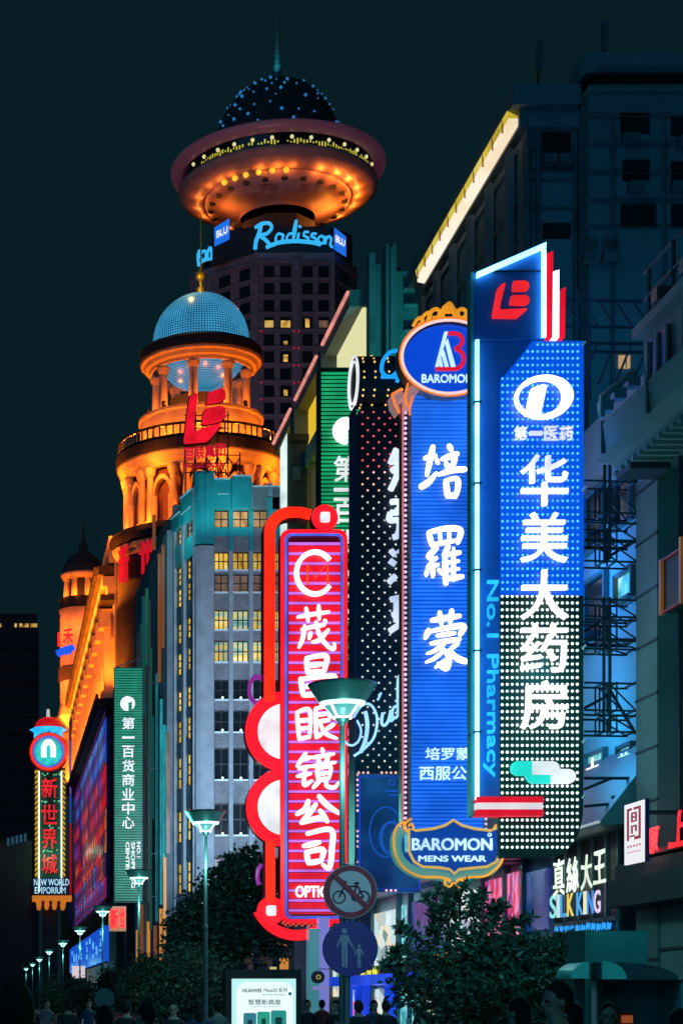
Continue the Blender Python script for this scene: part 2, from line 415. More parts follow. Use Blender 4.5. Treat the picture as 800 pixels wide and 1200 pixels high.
# ------------------------------------------------------------------ revolving-restaurant hotel tower, far behind
D = 400; s = D/F; cx, cy = X(325, D+17), D+17.0
hotel = thing('hotel_tower', 'tall hotel tower crowned by an orange-lit flying-saucer restaurant and a spire', 'tower', (cx, cy, 0))
plan = [(X(222,412), 412), (X(300,D), D), (X(390,D), D), (X(418,408), 408), (X(418,430), 440), (X(222,430), 440)]
ztop = Z(296, D)
MB().extr([(a, b, 0) for a, b in plan], (0, 0, ztop)).build('shaft', M['tower_tile'], hotel)
mb = MB()
for y in range(307, 700, 20):
    for a, b in ((plan[0], plan[1]), (plan[1], plan[2]), (plan[2], plan[3])):
        L = math.dist(a, b); U = ((b[0]-a[0])/L, (b[1]-a[1])/L); N = (U[1], -U[0])
        mb.wbox(a, U, N, 0, L, .003, .28, Z(y, D)-.25, Z(y, D)+.25)
mb.build_each('string_course', M['tower_stone'], hotel)
mb = MB()
for px in (300, 345, 349, 390):
    mb.box(X(px, D)-.35, X(px, D)+.35, D-.35, D-.003, 0, ztop)
mb.build_each('pier', M['tower_stone'], hotel)
lit = {(3,0):'window_amber_tiny', (3,1):'window_amber_tiny', (3,2):'window_amber_tiny', (4,1):'window_amber_tiny', (5,1):'window_amber_tiny', (7,1):'window_amber_tiny', (3,3):'window_dim', (9,2):'window_amber_tiny'}
cols = ((309,321),(328,341),(354,366),(373,385))
small = {(4,1):(.35,.35), (5,1):(.4,.7), (7,1):(.35,.6), (3,2):(.4,.9)}
for r in range(13):
    y0 = 310+20*r; 
    for c, (a, b) in enumerate(cols):
        mb = MB().box(X(a,D), X(b,D), D-.12, D-.004, Z(y0+15,D), Z(y0+2,D))
        w = mb.build('window', M['glass_dark'], hotel)
        if (r, c) in lit:
            fx, fz = small.get((r, c), (.85, .7)); x0, x1 = X(a,D), X(b,D); z0 = Z(y0+14,D)
            MB().box(x0+(x1-x0)*(1-fx)/2, x1-(x1-x0)*(1-fx)/2, D-.2, D-.123, z0, z0+2.1*fz).build('lit_pane', M[lit[(r,c)]], w)
for r in range(8):
    y0 = 310+20*r
    for a, b in ((257,270),(281,293)):
        A, B = plan[0], plan[1]; p, q = on_line(a, A, B), on_line(b, A, B); L = math.dist(A, B); U = ((B[0]-A[0])/L, (B[1]-A[1])/L); N = (U[1], -U[0])
        MB().wbox(A, U, N, math.dist(A,p), math.dist(A,q), .004, .12, Z(y0+15,D), Z(y0+2,D)).build('window', M['glass_dark'], hotel)
    A, B = plan[2], plan[3]; p, q = on_line(398, A, B), on_line(408, A, B); L = math.dist(A, B); U = ((B[0]-A[0])/L, (B[1]-A[1])/L); N = (U[1], -U[0])
    MB().wbox(A, U, N, math.dist(A,p), math.dist(A,q), .004, .12, Z(y0+15,D), Z(y0+2,D)).build('window', M['glass_dark'], hotel)
mb = MB()
for y in (389, 409, 429, 449, 469):
    for px in (306, 344, 350): mb.box(X(px,D)-.13, X(px,D)+.13, D-.55, D-.36, Z(y,D)-.13, Z(y,D)+.13)
mb.build_each('red_marker_lamp', em('marker_red', (.6,.01,.03), 1.2), hotel)
# set-back crown under the saucer
mb = MB()
crown_r = X(92, D)/2
mb.lathe(cx, cy, [(crown_r*1.08, ztop), (crown_r*1.08, Z(262,D)), (crown_r, Z(262,D)), (crown_r, Z(228,D)), (.01, Z(228,D))], 8, PI/8, 2*PI+PI/8)
mb.build('neck', M['wall_dark'], hotel)
MB().extr([(cx+(a-cx)*1.0, cy+(b-cy)*.98, ztop+.004) for a, b in [(X(248,408),405),(X(300,D),D+1.2),(X(388,D),D+1.2),(X(411,408),406),(X(411,408),432),(X(248,408),432)]], (0,0,Z(262,D)-ztop)).build('setback_storey', M['wall_far'], hotel)
def zz(y): return Z(y, D)*1.0+ (cy-D)*(HY-y)/F
dd = cy/F
saucer = [(110*dd, zz(200)), (118*dd, zz(195.5)), (123.5*dd, zz(196.5)), (124.5*dd, zz(199.5)), (123.5*dd, zz(203)), (118*dd, zz(205.5)), (111*dd, zz(205.5))]
MB().lathe(cx, cy, saucer, 96).build('saucer_rim', em('rim_glow', (.035,.008,.018), 1.0, base=(.3,.2,.2)), hotel, True)  # rim given a faint emission though it is no lamp
mb = MB().tube([(cx+117*dd*math.cos(a), cy+117*dd*math.sin(a), zz(195.2)) for a in [PI+PI*i/60 for i in range(18, 36)]], .22, 6); mb.build('rim_tube', em('rim_red_tube', (.75,.015,.05), 1), hotel)
mb = MB().tube([(cx+117*dd*math.cos(a), cy+117*dd*math.sin(a), zz(195.2)) for a in [PI+PI*i/60 for i in range(38, 56)]], .2, 6); mb.build('rim_tube', em('rim_violet_tube', (.35,.03,.45), 1), hotel)
MB().lathe(cx, cy, [(110.5*dd, zz(205)), (107.5*dd, zz(222))], 96).build('window_band', M['glass_dark'], hotel)
mb = MB(); rnd = random.Random(3)
for i in range(64):
    a = PI*1.17+PI*.66*i/63
    if rnd.random() < .88:
        da = .014; r = 110.2*dd; z0, z1 = zz(217.5)+rnd.uniform(-.2,.3), zz(215.2)+rnd.uniform(-.2,.6)
        mb.extr([(cx+r*math.cos(a), cy+r*math.sin(a), z0), (cx+r*math.cos(a+da), cy+r*math.sin(a+da), z0), (cx+r*math.cos(a+da), cy+r*math.sin(a+da), z1), (cx+r*math.cos(a), cy+r*math.sin(a), z1)], (0,-.2,0))
mb.build_each('restaurant_light_strip', em('restaurant_yellow', (.62,.56,.06), .9), hotel)
mb = MB()
for i in range(13):
    a = PI*1.12+PI*.76*i/12; r = 110*dd
    mb.ball((cx+r*math.cos(a), cy+r*math.sin(a), zz(210.5)), .42, 8, 6)
mb.build_each('restaurant_lamp', em('restaurant_lamp_glow', (.85,.75,.35), .9), hotel)
bowl = [(108*dd, zz(222)), (115*dd, zz(221)), (115.5*dd, zz(225)), (110*dd, zz(229)), (99*dd, zz(233)), (87*dd, zz(236.5)), (86*dd, zz(233.0))]
MB().lathe(cx, cy, bowl, 96).build('saucer_bowl', mat('saucer_panel', (.46,.27,.22), .55, var=.12, scale=.3), hotel, True)
MB().lathe(cx, cy, [(86*dd, zz(231)), (84.5*dd, zz(236)), (83*dd, zz(239.5)), (66*dd, zz(246)), (44*dd, zz(252)), (44*dd, zz(258))], 96).build('saucer_underside', M['saucer_panel'], hotel, True)
mb = MB()
for i in range(22):
    a = 2*PI*i/22+.1; r = 77*dd; zc = zz(241.8)
    mb.lathe(cx+r*math.cos(a), cy+r*math.sin(a), [(.01, zc-.25), (.75, zc-.25), (.75, zc+.6)], 10)
mb.build_each('porthole', M['wall_dark'], hotel)
for a, p in ((205,1),(218,1.2),(228,.8),(262,1.5),(250,1.5),(272,1.2),(293,1.7),(308,2.2),(322,2.4),(338,2.2),(352,1.6),(185,1.6),(165,1.8),(150,1.8),(30,2),(10,2),(120,1.2),(60,1.2)):
    g = math.radians(a); r = 92.5*dd
    lamp(hotel, (cx+r*math.cos(g), cy+r*math.sin(g), zz(239)-.1), (1,.24,.03), 190*p*(1.5 if -70 < a-360*(a > 200) < 40 else .8), .3)
for g, pw in ((-.15, 2600), (PI+.2, 900)):
    lamp(hotel, (cx+66*dd*math.cos(g), cy+66*dd*math.sin(g), zz(262)), (1,.25,.03), pw, .5)
lamp(hotel, (cx-25, D-60, 60), (.75,.55,.85), 60000, 2, 'SPOT', (X(330,D), D, Z(400,D)), 60, 1)  # added mauve fill to brighten the shaft
mb = MB()
for a in (219, 229, 238, 248, 258, 268):
    g = math.radians(a); r = 88.2*dd; mb.ball((cx+r*math.cos(g), cy+r*math.sin(g), zz(236.8)-.2), .62, 10, 6)
mb.build_each('cove_lamp', em('cove_amber', (1,.45,.03), 1.2), hotel)
zb = zz(197)
dome = [(78*dd*math.cos(t), zb+ (zz(96)-zb)*math.sin(t)) for t in [PI/2*i/14 for i in range(15)]]
dome[-1] = (.02, dome[-1][1])
MB().lathe(cx, cy, [(110*dd, zz(206)), (100*dd, zb)]+dome, 48).build('roof_dome', M['wall_dark'], hotel, True)
mb = MB(); rnd = random.Random(11)
for i in range(9):
    t = .12+.92*i/8
    for j in range(24):
        if rnd.random() < .58:
            a = 2*PI*j/24+(i % 3)*.09; r = 79.5*dd*math.cos(t)
            mb.ball((cx+r*math.cos(a), cy+r*math.sin(a), zb+(zz(95)-zb)*math.sin(t)), .36*rnd.choice((.5,.65,.8,1)), 6, 4)
tag(mb.build('dome_lamp', em('dome_blue', (.02,.16,.42), 1.0), hotel), kind='stuff')
mb = MB(); prof = []
for i in range(13):
    z = zz(97)+(zz(22)-zz(97))*i/12; r = 1.05*(1-i/13)+.06; prof += [(r, z), (r*.86, z+.75)]
mb.lathe(cx, cy, prof, 12); mb.build('spire', M['teal_metal'], hotel)
lamp(hotel, (cx-1.2, cy-3.5, zz(98)), (.08,.85,1), 1500, .3, 'SPOT', (cx, cy, zz(60)), 50)
# hotel lettering
d = D-1.5
hs = thing('hotel_sign', 'blue neon script hotel name with a small blue square, wrapped round the saucer tower', 'sign', (X(343,d), d, Z(290,d)))
mb = MB()
def hp(pts, r=.27): pxtube(mb, pts, d, r, n=6)
hp([(306,262),(304,272),(300,283),(299,292)], .42); hp([(299,267),(307,262),(316,262),(318,268),(312,274),(305,276),(311,281),(317,287),(323,286)], .38)
hp([(331,275),(326,274),(323,279),(325,284),(330,282),(332,275),(331,282),(334,285)]); hp([(344,274),(339,274),(336,279),(338,284),(343,281),(346,272),(347,258),(344,270),(344,281),(347,284)])
hp([(350,273),(349,281),(352,284)]); hp([(351,266),(351.5,265)], .45)
hp([(362,272),(357,272),(356,276),(361,279),(360,283),(354,284)]); hp([(371,274),(366,274),(365,277),(370,280),(368,284),(363,284)])
hp([(377,276),(373,279),(374,284),(378,285),(380,280),(377,276)]); hp([(382,277),(381,286)]); hp([(382,281),(385,277),(388,280),(387,287),(390,290)])
hp([(312,290),(326,284.5),(345,282.5),(365,284),(376,286.5)], .42)
mb.build('neon_script', em('hotel_neon', (.03,.42,.80), 1.1), hs)
mb = MB().extr([(X(391,d), d-.3, Z(292,d)), (X(407,d), d+1.5, Z(297,d)), (X(407,d), d+1.5, Z(274,d)), (X(391,d), d-.3, Z(267,d))], (.1, .5, 0)); mb.build('square_panel', em('hotel_blue', (.012,.15,.75), 1.0), hs)
MB().text('BLU', (X(393,d), d-.35, Z(284,d)), (X(12.5,d), 1.5, -.5), (0,0,X(8,d)), (0,-1,0), .02, .2).build('lettering', M['neon_white_soft'], hs)
dl = 407
mb = MB().extr([(X(250,dl), dl-2, Z(293,dl)), (X(266,dl), dl-4, Z(288,dl)), (X(266,dl), dl-4, Z(265,dl)), (X(250,dl), dl-2, Z(271,dl))], (.1, .5, 0)); mb.build('square_panel', M['hotel_blue'], hs)
MB().text('BLU', (X(252,dl), dl-2.6, Z(285,dl)), (X(12,dl), -1.6, .6), (0,0,X(8,dl)), (0,-1,0), .02, .2).build('lettering', M['neon_white_soft'], hs)
mb = MB(); d0 = d; d = dl
hp([(233,312),(232,300),(234,293)], .3); hp([(238,294),(235,299),(237,305),(241,302),(241,295),(238,294)], .3); hp([(243,294),(243,303)], .3); hp([(243,297),(246,290),(248,294),(248,301)], .3); hp([(232,310),(240,305),(249,303)], .3)
mb.build('neon_script', M['hotel_neon'], hs); d = d0

# ------------------------------------------------------------------ golden classical store: rotunda, colonnaded front, far cupola
D = 230; s = D/F; rx, ry = X(235.5, D), D
store = thing('classical_store', 'orange floodlit classical department store with a colonnaded front and a domed corner rotunda', 'building', (rx, ry, 0))
so_, sd_ = M['stone_orange'], M['stone_dark']
def zr(y): return Z(y, D)
def R(px): return px*s
MB().lathe(rx, ry, [(R(100), 0), (R(100), zr(648))], 64).build('corner_drum', sd_, store, True)
MB().lathe(rx, ry, [(R(100), zr(662)), (R(105), zr(655)), (R(106), zr(650)), (R(100), zr(648))], 64).build('lower_moulding', so_, store)
MB().lathe(rx, ry, [(R(100), zr(647)), (R(107), zr(647)), (R(108), zr(640)), (R(106), zr(633)), (R(70), zr(632))], 64).build('ledge', sd_, store)
MB().lathe(rx, ry, [(R(76), zr(633)), (R(76), zr(566))], 48).build('arcade_wall', mat('arcade_shade', (.16,.07,.045), .8), store)  # inner wall coloured darker so the recess reads as shaded
NA = 12
for i in range(NA):
    a = 2*PI*i/NA+math.radians(8)
    mb = MB()
    for da in (-.085, .085):
        x, y = rx+R(87)*math.cos(a+da), ry+R(87)*math.sin(a+da)
        mb.lathe(x, y, [(.75, zr(632)), (.75, zr(628)), (.46, zr(626)), (.40, zr(577)), (.58, zr(575)), (.74, zr(569)), (.74, zr(566))], 14)
    mb.build('paired_column', so_, store, False)
    # arch between this pair and the next
    b = a+PI/NA; n = 10; mb = MB(); half = .155
    for k in range(n):
        t0, t1 = PI*k/n, PI*(k+1)/n
        def ap(t, q, rr): 
            g = b+half*q*math.cos(t); return (rx+rr*math.cos(g), ry+rr*math.sin(g), zr(598)+ (zr(574)-zr(598))*q*math.sin(t))
        for rr in (R(86),):
            v = [ap(t0, .78, rr), ap(t1, .78, rr), ap(t1, 1.0, rr), ap(t0, 1.0, rr)]
            mb.extr(v, (-.8*math.cos(b), -.8*math.sin(b), 0))
    for q in (-1, 1):
        g = b+q*half*.89; x, y = rx+R(84)*math.cos(g), ry+R(84)*math.sin(g)
        mb.lathe(x, y, [(.42, zr(632)), (.42, zr(598))], 8)
    mb.build('arch', so_, store)
MB().lathe(rx, ry, [(R(82), zr(566)), (R(90), zr(566)), (R(91), zr(562)), (R(94), zr(561)), (R(96), zr(556)), (R(97.5), zr(553)), (R(97.5), zr(551.5))], 64).build('cornice', so_, store)
MB().lathe(rx, ry, [(R(97), zr(551.4)), (R(99), zr(551)), (R(99.5), zr(539)), (R(97), zr(537)), (R(60), zr(537))], 64).build('balcony_band', sd_, store)
mb = MB()
for i in range(72):
    a = 2*PI*i/72; x, y = rx+R(96)*math.cos(a), ry+R(96)*math.sin(a); mb.box(x-.09, x+.09, y-.09, y+.09, zr(537), zr(523.5))
for z in (zr(536), zr(523)):
    mb.tube([(rx+R(96)*math.cos(2*PI*i/72), ry+R(96)*math.sin(2*PI*i/72), z) for i in range(72)], .16, 6, True)
mb.build('balcony_railing', M['dark_metal'], store)
MB().lathe(rx, ry, [(R(71), zr(537)), (R(71), zr(499)), (R(73), zr(497)), (R(73), zr(494)), (R(40), zr(493.5))], 64).build('upper_drum', so_, store)
for i in range(8):
    a = math.radians(-90-15.5+45*i); x, y = rx+R(53)*math.cos(a), ry+R(53)*math.sin(a)
    MB().lathe(x, y, [(.72, zr(494)), (.72, zr(490)), (.55, zr(488)), (.48, zr(448)), (.6, zr(446)), (.78, zr(442)), (.78, zr(439.5))], 16).build('lantern_column', so_, store)
MB().lathe(rx, ry, [(R(57), zr(433)), (R(57), zr(439.5)), (R(60), zr(439.5)), (R(61), zr(436)), (R(65), zr(435)), (R(67), zr(431)), (R(70), zr(429.5)), (R(70.5), zr(427))], 64).build('lantern_cornice', so_, store)
MB().lathe(rx, ry, [(R(70), zr(426.8)), (R(71.5), zr(426.5)), (R(71.8), zr(416)), (R(69.5), zr(413)), (R(56.3), zr(412.5)), (R(56.3), zr(434))], 64).build('lantern_band', sd_, store)
MB().lathe(rx, ry, [(R(36), zr(493)), (R(36), zr(470))], 32).build('lantern_core', M['wall_dark'], store)
gc = (rx, ry, zr(401.5))
MB().ball(gc, R(56), 64, 40).build('led_globe', M['led_globe'], store, True, loc=gc)
mb = MB().lathe(rx, ry, [(R(4.5), zr(346)), (R(4.5), zr(338)), (R(2), zr(336)), (R(2.5), zr(330))], 12); mb.ball((rx, ry, zr(323.5)), R(6), 14, 10); mb.lathe(rx, ry, [(R(2.5), zr(318)), (R(1), zr(313)), (R(.8), zr(258)), (.02, zr(252))], 8)
mb.build('finial', M['gold'], store)
lamp(store, (rx-2, ry-3.5, zr(344)), (1,.6,.05), 900, .2)
OR = (1, .185, .008)
for i in range(12):
    a = 2*PI*i/12+.13+.13
    lamp(store, (rx+R(104)*math.cos(a), ry+R(104)*math.sin(a), zr(628)), OR, 1000, .2)
    a += .13
    lamp(store, (rx+R(88)*math.cos(a), ry+R(88)*math.sin(a), zr(530)), OR, 1300, .2)
for i in range(8):
    a = math.radians(-90-15.5+22.5+45*i)
    lamp(store, (rx+R(62)*math.cos(a), ry+R(62)*math.sin(a), zr(488)), OR, 950, .2)
    lamp(store, (rx+R(110)*math.cos(a), ry+R(110)*math.sin(a), zr(575)), OR, 1900, .4)
mb = MB(); rnd = random.Random(4)
for i in range(12):
    a = 2*PI*i/12+.25; x, y = rx+R(66)*math.cos(a), ry+R(66)*math.sin(a); mb.box(x-.25, x+.25, y-.25, y+.25, zr(494), zr(490)); mb.ball((x, y, zr(487)), .3, 8, 6)
mb.build_each('projector_lamp', M['dark_metal'], store)
# the long front along the street
FX = 14.0; A = (FX, 230); U = (0, 1); N = (-1, 0); L = 104
def fw(u0, u1, n0, n1, z0, z1, mb=None): return (mb or MB()).wbox(A, U, N, u0, u1, n0, n1, z0, z1)
fw(-1, L, -14, 0, 0, 57).build('front_wall', so_, store)
fw(-1, L, .003, .7, 54.8, 58.0).build('parapet', so_, store)
mb = fw(-1, L+1, .004, 2.0, 53.3, 54.4)
for i in range(86): fw(2+1.2*i, 2.55+1.2*i, 2.003, 2.35, 53.7, 54.9, mb)
mb.build('roof_edge', sd_, store)
mb = fw(-1, L, .004, 1.5, 51.9, 53.1); fw(-1, L, .004, .9, 51.0, 51.897, mb); mb.build('entablature', so_, store)
mb = fw(-1, L+1, .004, 1.75, 50.2, 50.9); mb.build('soffit_band', sd_, store)
for i in range(12):
    u = 4+8.6*i
    mb = fw(u-.8, u+.8, .004, 1.0, 39, 47.6); fw(u-1.3, u+1.3, .004, 1.7, 47.603, 49.9, mb); fw(u-1.1, u+1.1, .004, 1.3, 38.6, 39.8, mb)
    mb.build('pilaster', so_, store)
    if i < 11:
        mb = fw(u+2.6, u+6.2, .003, .25, 40, 47); mb.build('front_window', M['stone_dark'], store)
mb = fw(0, L, .004, 1.9, 37.3, 38.4)
for i in range(86): fw(1.2*i, 1.2*i+.5, 1.903, 2.25, 37.6, 38.9, mb)
mb.build('podium_ledge', sd_, store)
for zz_, pw in ((40, 5200), (50, 4200)): lamp(store, (10.2, 221, zz_), OR, pw, .3, 'SPOT', (13.4, 230, zz_+5), 70, .8)
for i in range(-1, 12):
    u = 8.3+8.6*i
    lamp(store, (FX-3.0, 230+u, 39.2), OR, 10500, .25, 'SPOT', (FX, 230+u, 47), 130, .5)
    lamp(store, (FX-4.2, 230+u, 50.5), OR, 9000, .3, 'SPOT', (FX, 230+u, 54), 130, .5)
fw(2, L-4, .3, .8, 14, 36.6).build('led_wall', M['panel_navy'], store)
em('led_red', (.75,.004,.012), .8); em('led_blue', (.006,.09,.75), .8); em('led_sky', (.04,.28,.75), .7); em('led_orange', (.80,.16,.01), .7); em('led_magenta', (.45,.01,.20), .7); em('led_dim', (.02,.006,.03), 1)
rnd = random.Random(14)
PAN = [['led_dim','led_orange','led_red','led_blue'],['led_orange','led_red','led_red','led_sky'],['led_blue','led_red','led_dim','led_sky'],['led_red','led_red','led_magenta','led_blue'],['led_blue','led_red','led_orange','led_sky'],['led_sky','led_orange','led_red','led_blue']]
for i in range(19):
    for r in range(8):
        zb0 = 14.2+2.8*r
        nm = PAN[i % 6][min(3, r//2)]
        if rnd.random() < .25: nm = rnd.choice(['led_red','led_dim','led_orange','led_blue','led_magenta'])
        fw(2.6+5*i, 7.2+5*i if nm != 'led_orange' else 4.6+5*i, .803, .95, zb0, zb0+2.5).build('led_panel', M[nm], store)
mb = MB()
for i in range(21):
    u = 2+i*4.8
    fw(u-.16, u+.16, .953, 1.02, 13, 37, mb)
    for r in range(8):
        for o in (0, .8):
            z = 13.6+3.2*r+o; q = Vector((FX-.955, 230+u, z+1.6)); p = Vector((FX-.955, 230+u+4.8, z))
            mb.extr([p, q, q+Vector((0,0,.26)), p+Vector((0,0,.26))], (-.05,0,0))
mb.build('screen_lattice', em('lattice_violet', (.035,.006,.035), 1, base=(.12,.08,.12)), store)
fw(0, L, .004, 1.6, 11.5, 13).build('awning_band', M['wall_dark'], store)
fw(0, L, .004, 1.0, 3, 6).build('shop_band', em_noise('far_shops', [(.01,.05,.08), (.04,.12,.16), (.3,.18,.08)], .25, .6), store)
# red neon characters round the drum
for ch, a0, a1, z0, z1 in (('新', -158, -147, zr(694), zr(650)), ('世', -137, -124, zr(690), zr(652))):
    p, q = [Vector((rx+R(106)*math.cos(math.radians(a)), ry+R(106)*math.sin(math.radians(a)), z0)) for a in (a0, a1)]
    MB().text(ch, p, q-p, (0,0,z1-z0), Vector((-.7,-.7,0)), .015, .3).build('neon_character', em('drum_red', (.62,.006,.02), .9), store)
mb = MB(); n = 12
mb.extr([(FX-.3, 233+2.4*math.cos(t), 46+3.3*math.sin(t) if math.sin(t) > 0 else 41) for t in [PI*i/n for i in range(n+1)]], (.28,0,0)); mb.build('arched_niche', mat('niche_plaster', (.42,.26,.12), .8), store)

# far cupola at the end of the front
D = 338; s = D/F; ux, uy = X(98, D), D
cup = thing('corner_cupola_tower', 'small round orange tower with a dark dome beyond the far end of the colonnaded front', 'tower', (ux, uy, 0))
zc = lambda y: Z(y, D)
MB().lathe(ux, uy, [(4.0, 0), (4.0, zc(868)), (4.6, zc(862)), (4.6, zc(850)), (5.2, zc(842)), (4.7, zc(836)), (4.2, zc(826)), (4.2, zc(722)), (4.5, zc(716))], 32).build('shaft', so_, cup)
MB().lathe(ux, uy, [(4.25, zc(800)), (4.5, zc(799)), (4.5, zc(784)), (4.25, zc(783))], 32).build('dark_band', sd_, cup)
MB().lathe(ux, uy, [(4.3, zc(715)), (4.3, zc(703)), (3.6, zc(702)), (2.4, zc(702)), (2.4, zc(681))], 32).build('lantern_base', sd_, cup)
for i in range(8):
    a = 2*PI*i/8+.2; MB().lathe(ux+3.1*math.cos(a), uy+3.1*math.sin(a), [(.55, zc(702)), (.45, zc(683)), (.6, zc(680))], 10).build('column', so_, cup)
MB().lathe(ux, uy, [(2.2, zc(680)), (3.7, zc(680)), (4.1, zc(676)), (4.1, zc(674))], 32).build('cornice', so_, cup)
MB().lathe(ux, uy, [(4.0, zc(673.9)), (3.9, zc(671)), (3.6, zc(664)), (2.9, zc(657)), (1.8, zc(650)), (.9, zc(647)), (.7, zc(638)), (.25, zc(634)), (.06, zc(610))], 32).build('dome', M['wall_dark'], cup, True)
for i in range(6):
    a = PI+PI*i/5; lamp(cup, (ux+4.3*math.cos(a), uy+4.3*math.sin(a), zc(700)), OR, 600, .2)
    lamp(cup, (ux+8*math.cos(a), uy+8*math.sin(a), zc(800)), (1,.15,.015), 1900, .3, 'SPOT', (ux, uy, zc(790)), 120)
    lamp(cup, (ux+7*math.cos(a), uy+7*math.sin(a), zc(740)), (1,.15,.015), 1300, .3, 'SPOT', (ux, uy, zc(745)), 120)
cs = thing('cupola_neon_sign', 'small red and blue neon sign on the round tower beyond the colonnade', 'sign', P(78, 770, 331))
MB().ptext('禾', 74, 736, 86, 755, 331, 0, .2, .02).build('red_character', M['neon_red'], cs)
MB().pbox(68, 741, 70.5, 757, 331, 0, .2).build('red_bar', M['neon_red'], cs)
mb = MB(); pxtube(mb, [(67.5,762),(70,768),(72,760),(74,766),(76,759),(78,766),(80,758),(82,765),(84,757),(87,762)], 331, .35); mb.build('blue_script', em('cupola_blue', (.01,.10,.9), 1), cs)

# dark block far left and other distant blocks
fb = thing('distant_block', 'dark far-off office block with a few lit windows under its roof', 'building', (X(20,420), 420, 0))
MB().box(X(-60,420), X(46,420), 420, 450, 0, Z(735,420)).build('wall', M['wall_far'], fb)
MB().box(X(-60,420), X(44,420), 421, 448, Z(734.9,420), Z(718,420)).build('roof_storey', M['wall_far'], fb)
for a, b in ((-2,2),(17.5,20),(23,26.5),(28,34),(36,44)):
    MB().box(X(a,420), X(b,420), 420.7, 420.97, Z(735,420), Z(730,420)).build('lit_window', M['window_amber_tiny'], fb)
mb = MB()
for i in range(14): mb.box(X(-58,420), X(45.5,420), 419.6, 419.99, Z(760+20*i,420), Z(758+20*i,420))
mb.build_each('string_course', M['stone_dark'], fb)
fb2 = thing('low_street_block', 'low dark block at the street end with a row of faint blue windows', 'building', (X(10,300), 300, 0))
MB().box(X(-80,300), X(38,300), 300, 330, 0, Z(985,300)).build('wall', M['wall_far'], fb2)
for i in range(5): MB().box(X(8.5+5*i,300), X(11.5+5*i,300), 299.8, 299.99, Z(987-1.3*i+4,300), Z(978-1.3*i+4,300)).build('window', em('faint_blue', (.012,.06,.10), 1) if i == 0 else M['faint_blue'], fb2)

# ------------------------------------------------------------------ emporium sign tower
D = 300; s = D/F
et = thing('emporium_sign_tower', 'tall narrow sign tower with red dome, round emblem and four red characters', 'sign tower', (X(58,D), D, 0))
MB().box(X(41,D), X(77,D), D, D+2.5, Z(1052,D), Z(900,D)).build('core', M['panel_green'], et)
MB().box(X(50,D), X(68,D), D+.5, D+2, 0, Z(1052,D)-.01).build('mast', M['wall_dark'], et)
for a in (43.5, 74.5):
    mb = MB().box(X(a-2.2,D), X(a+2.2,D), D-.5, D-.004, Z(1048,D), Z(903,D)); mb.build('striped_column', M['neon_gold'] if 0 else em('column_yellow', (.62,.36,.03), .9) if 'column_yellow' not in M else M['column_yellow'], et)
    mb = MB(); k = 1 if a < 58 else -1
    for i in range(24): mb.pp([(a-2.3,908+6*i),(a+.6*k+.2,905+6*i),(a+.6*k+.2,907.5+6*i),(a-2.3,910.8+6*i)] if k > 0 else [(a-.6,905+6*i),(a+2.3,908+6*i),(a+2.3,910.8+6*i),(a-.6,907.5+6*i)], D, -.7, -.51)
    mb.build('column_stripe', M['wall_dark'], et)
    MB().pbox(a+2.5*k-.5, 904, a+2.5*k+.8, 1046, D, -.6, -.2).build('column_tube', M['bulb_white'], et)
for ch, y0 in (('新',912),('世',943),('界',972),('城',1001)):
    MB().ptext(ch, 49, y0, 67.5, y0+23, D, -.1, .4, .012).build('neon_character', em('emporium_red', (.80,.02,.03), 1.0) if ch == '新' else M['emporium_red'], et)
mb = MB()
for i in range(26): random.seed(i); mb.ball((X(random.uniform(47,71),D), D-.2, Z(random.choice([908,940,969,998])+random.uniform(-2,2),D)), .13, 6, 4)
mb.build_each('green_bulb', em('bulb_green', (.2,.7,.4), 1), et)
ex, ez = X(57,D), Z(882,D)
mb = MB(); mb.ring(ex, ez, X(23,D), X(23,D), X(7,D), X(7,D), D-1.2, D+1.5); mb.build('emblem_rim', M['panel_red'], et)
for r_ in (20.5, 17.4): 
    mb = MB().tube([(ex+X(r_,D)*math.cos(2*PI*i/40), D-1.3, ez+X(r_,D)*math.sin(2*PI*i/40)) for i in range(40)], .16, 6, True); mb.build('emblem_tube', M['neon_redorange'] if r_ > 20 else M['neon_steel'], et)
MB().disc(ex, ez, X(15.8,D), X(15.8,D), D-.9, D+1).build('emblem_disc', M['neon_teal'], et)
mb = MB(); pxtube(mb, [(51.5,888),(51.5,878),(53,873),(57,870.5),(61,873),(62.5,878),(62.5,888)], D, X(2.9,D), -1.1); mb.build('emblem_arch', M['neon_white'], et)
MB().lathe(ex, D+1.5, [(X(14,D), Z(852,D)), (X(16.5,D), Z(851.5,D))]+[(max(.02,X(15.5,D)*math.cos(t)), Z(850.5,D)+X(12,D)*math.sin(t)) for t in [PI/2*i/8 for i in range(9)]], 24).build('dome', em('dome_red', (.62,.006,.015), .8), et)
mb = MB()
for i in range(6): a = -PI+PI*i/5; mb.lathe(ex+X(13.5,D)*math.cos(a), D+1.5+X(13.5,D)*math.sin(a), [(.45, Z(872,D)), (.45, Z(857,D)), (1.2, Z(853.5,D))], 8)
mb.lathe(ex, D+1.5, [(X(14,D), Z(853.5,D)), (X(17.8,D), Z(853,D)), (X(17.8,D), Z(851.7,D)), (X(14,D), Z(851.6,D))], 24)
mb.build('lantern_canopy', M['neon_cyan'], et)
MB().lathe(ex, D+1.5, [(X(12,D), Z(870,D)), (X(12,D), Z(853.6,D))], 16).build('lantern_core', M['panel_navy'], et)
MB().lathe(ex, D+1.5, [(.3, Z(840,D)), (.25, Z(830,D)), (.02, Z(829,D))], 8).build('spire', em('spire_white', (.5,.6,.6), .8), et)
MB().ptext('NEW WORLD', 40, 1030.5, 81, 1038, D, -1.0, .25, .006).build('lettering', M['logo_ice0'], et)
MB().ptext('EMPORIUM', 41, 1040, 77, 1047.5, D, -1.0, .25, .006).build('lettering', M['logo_ice0'], et)
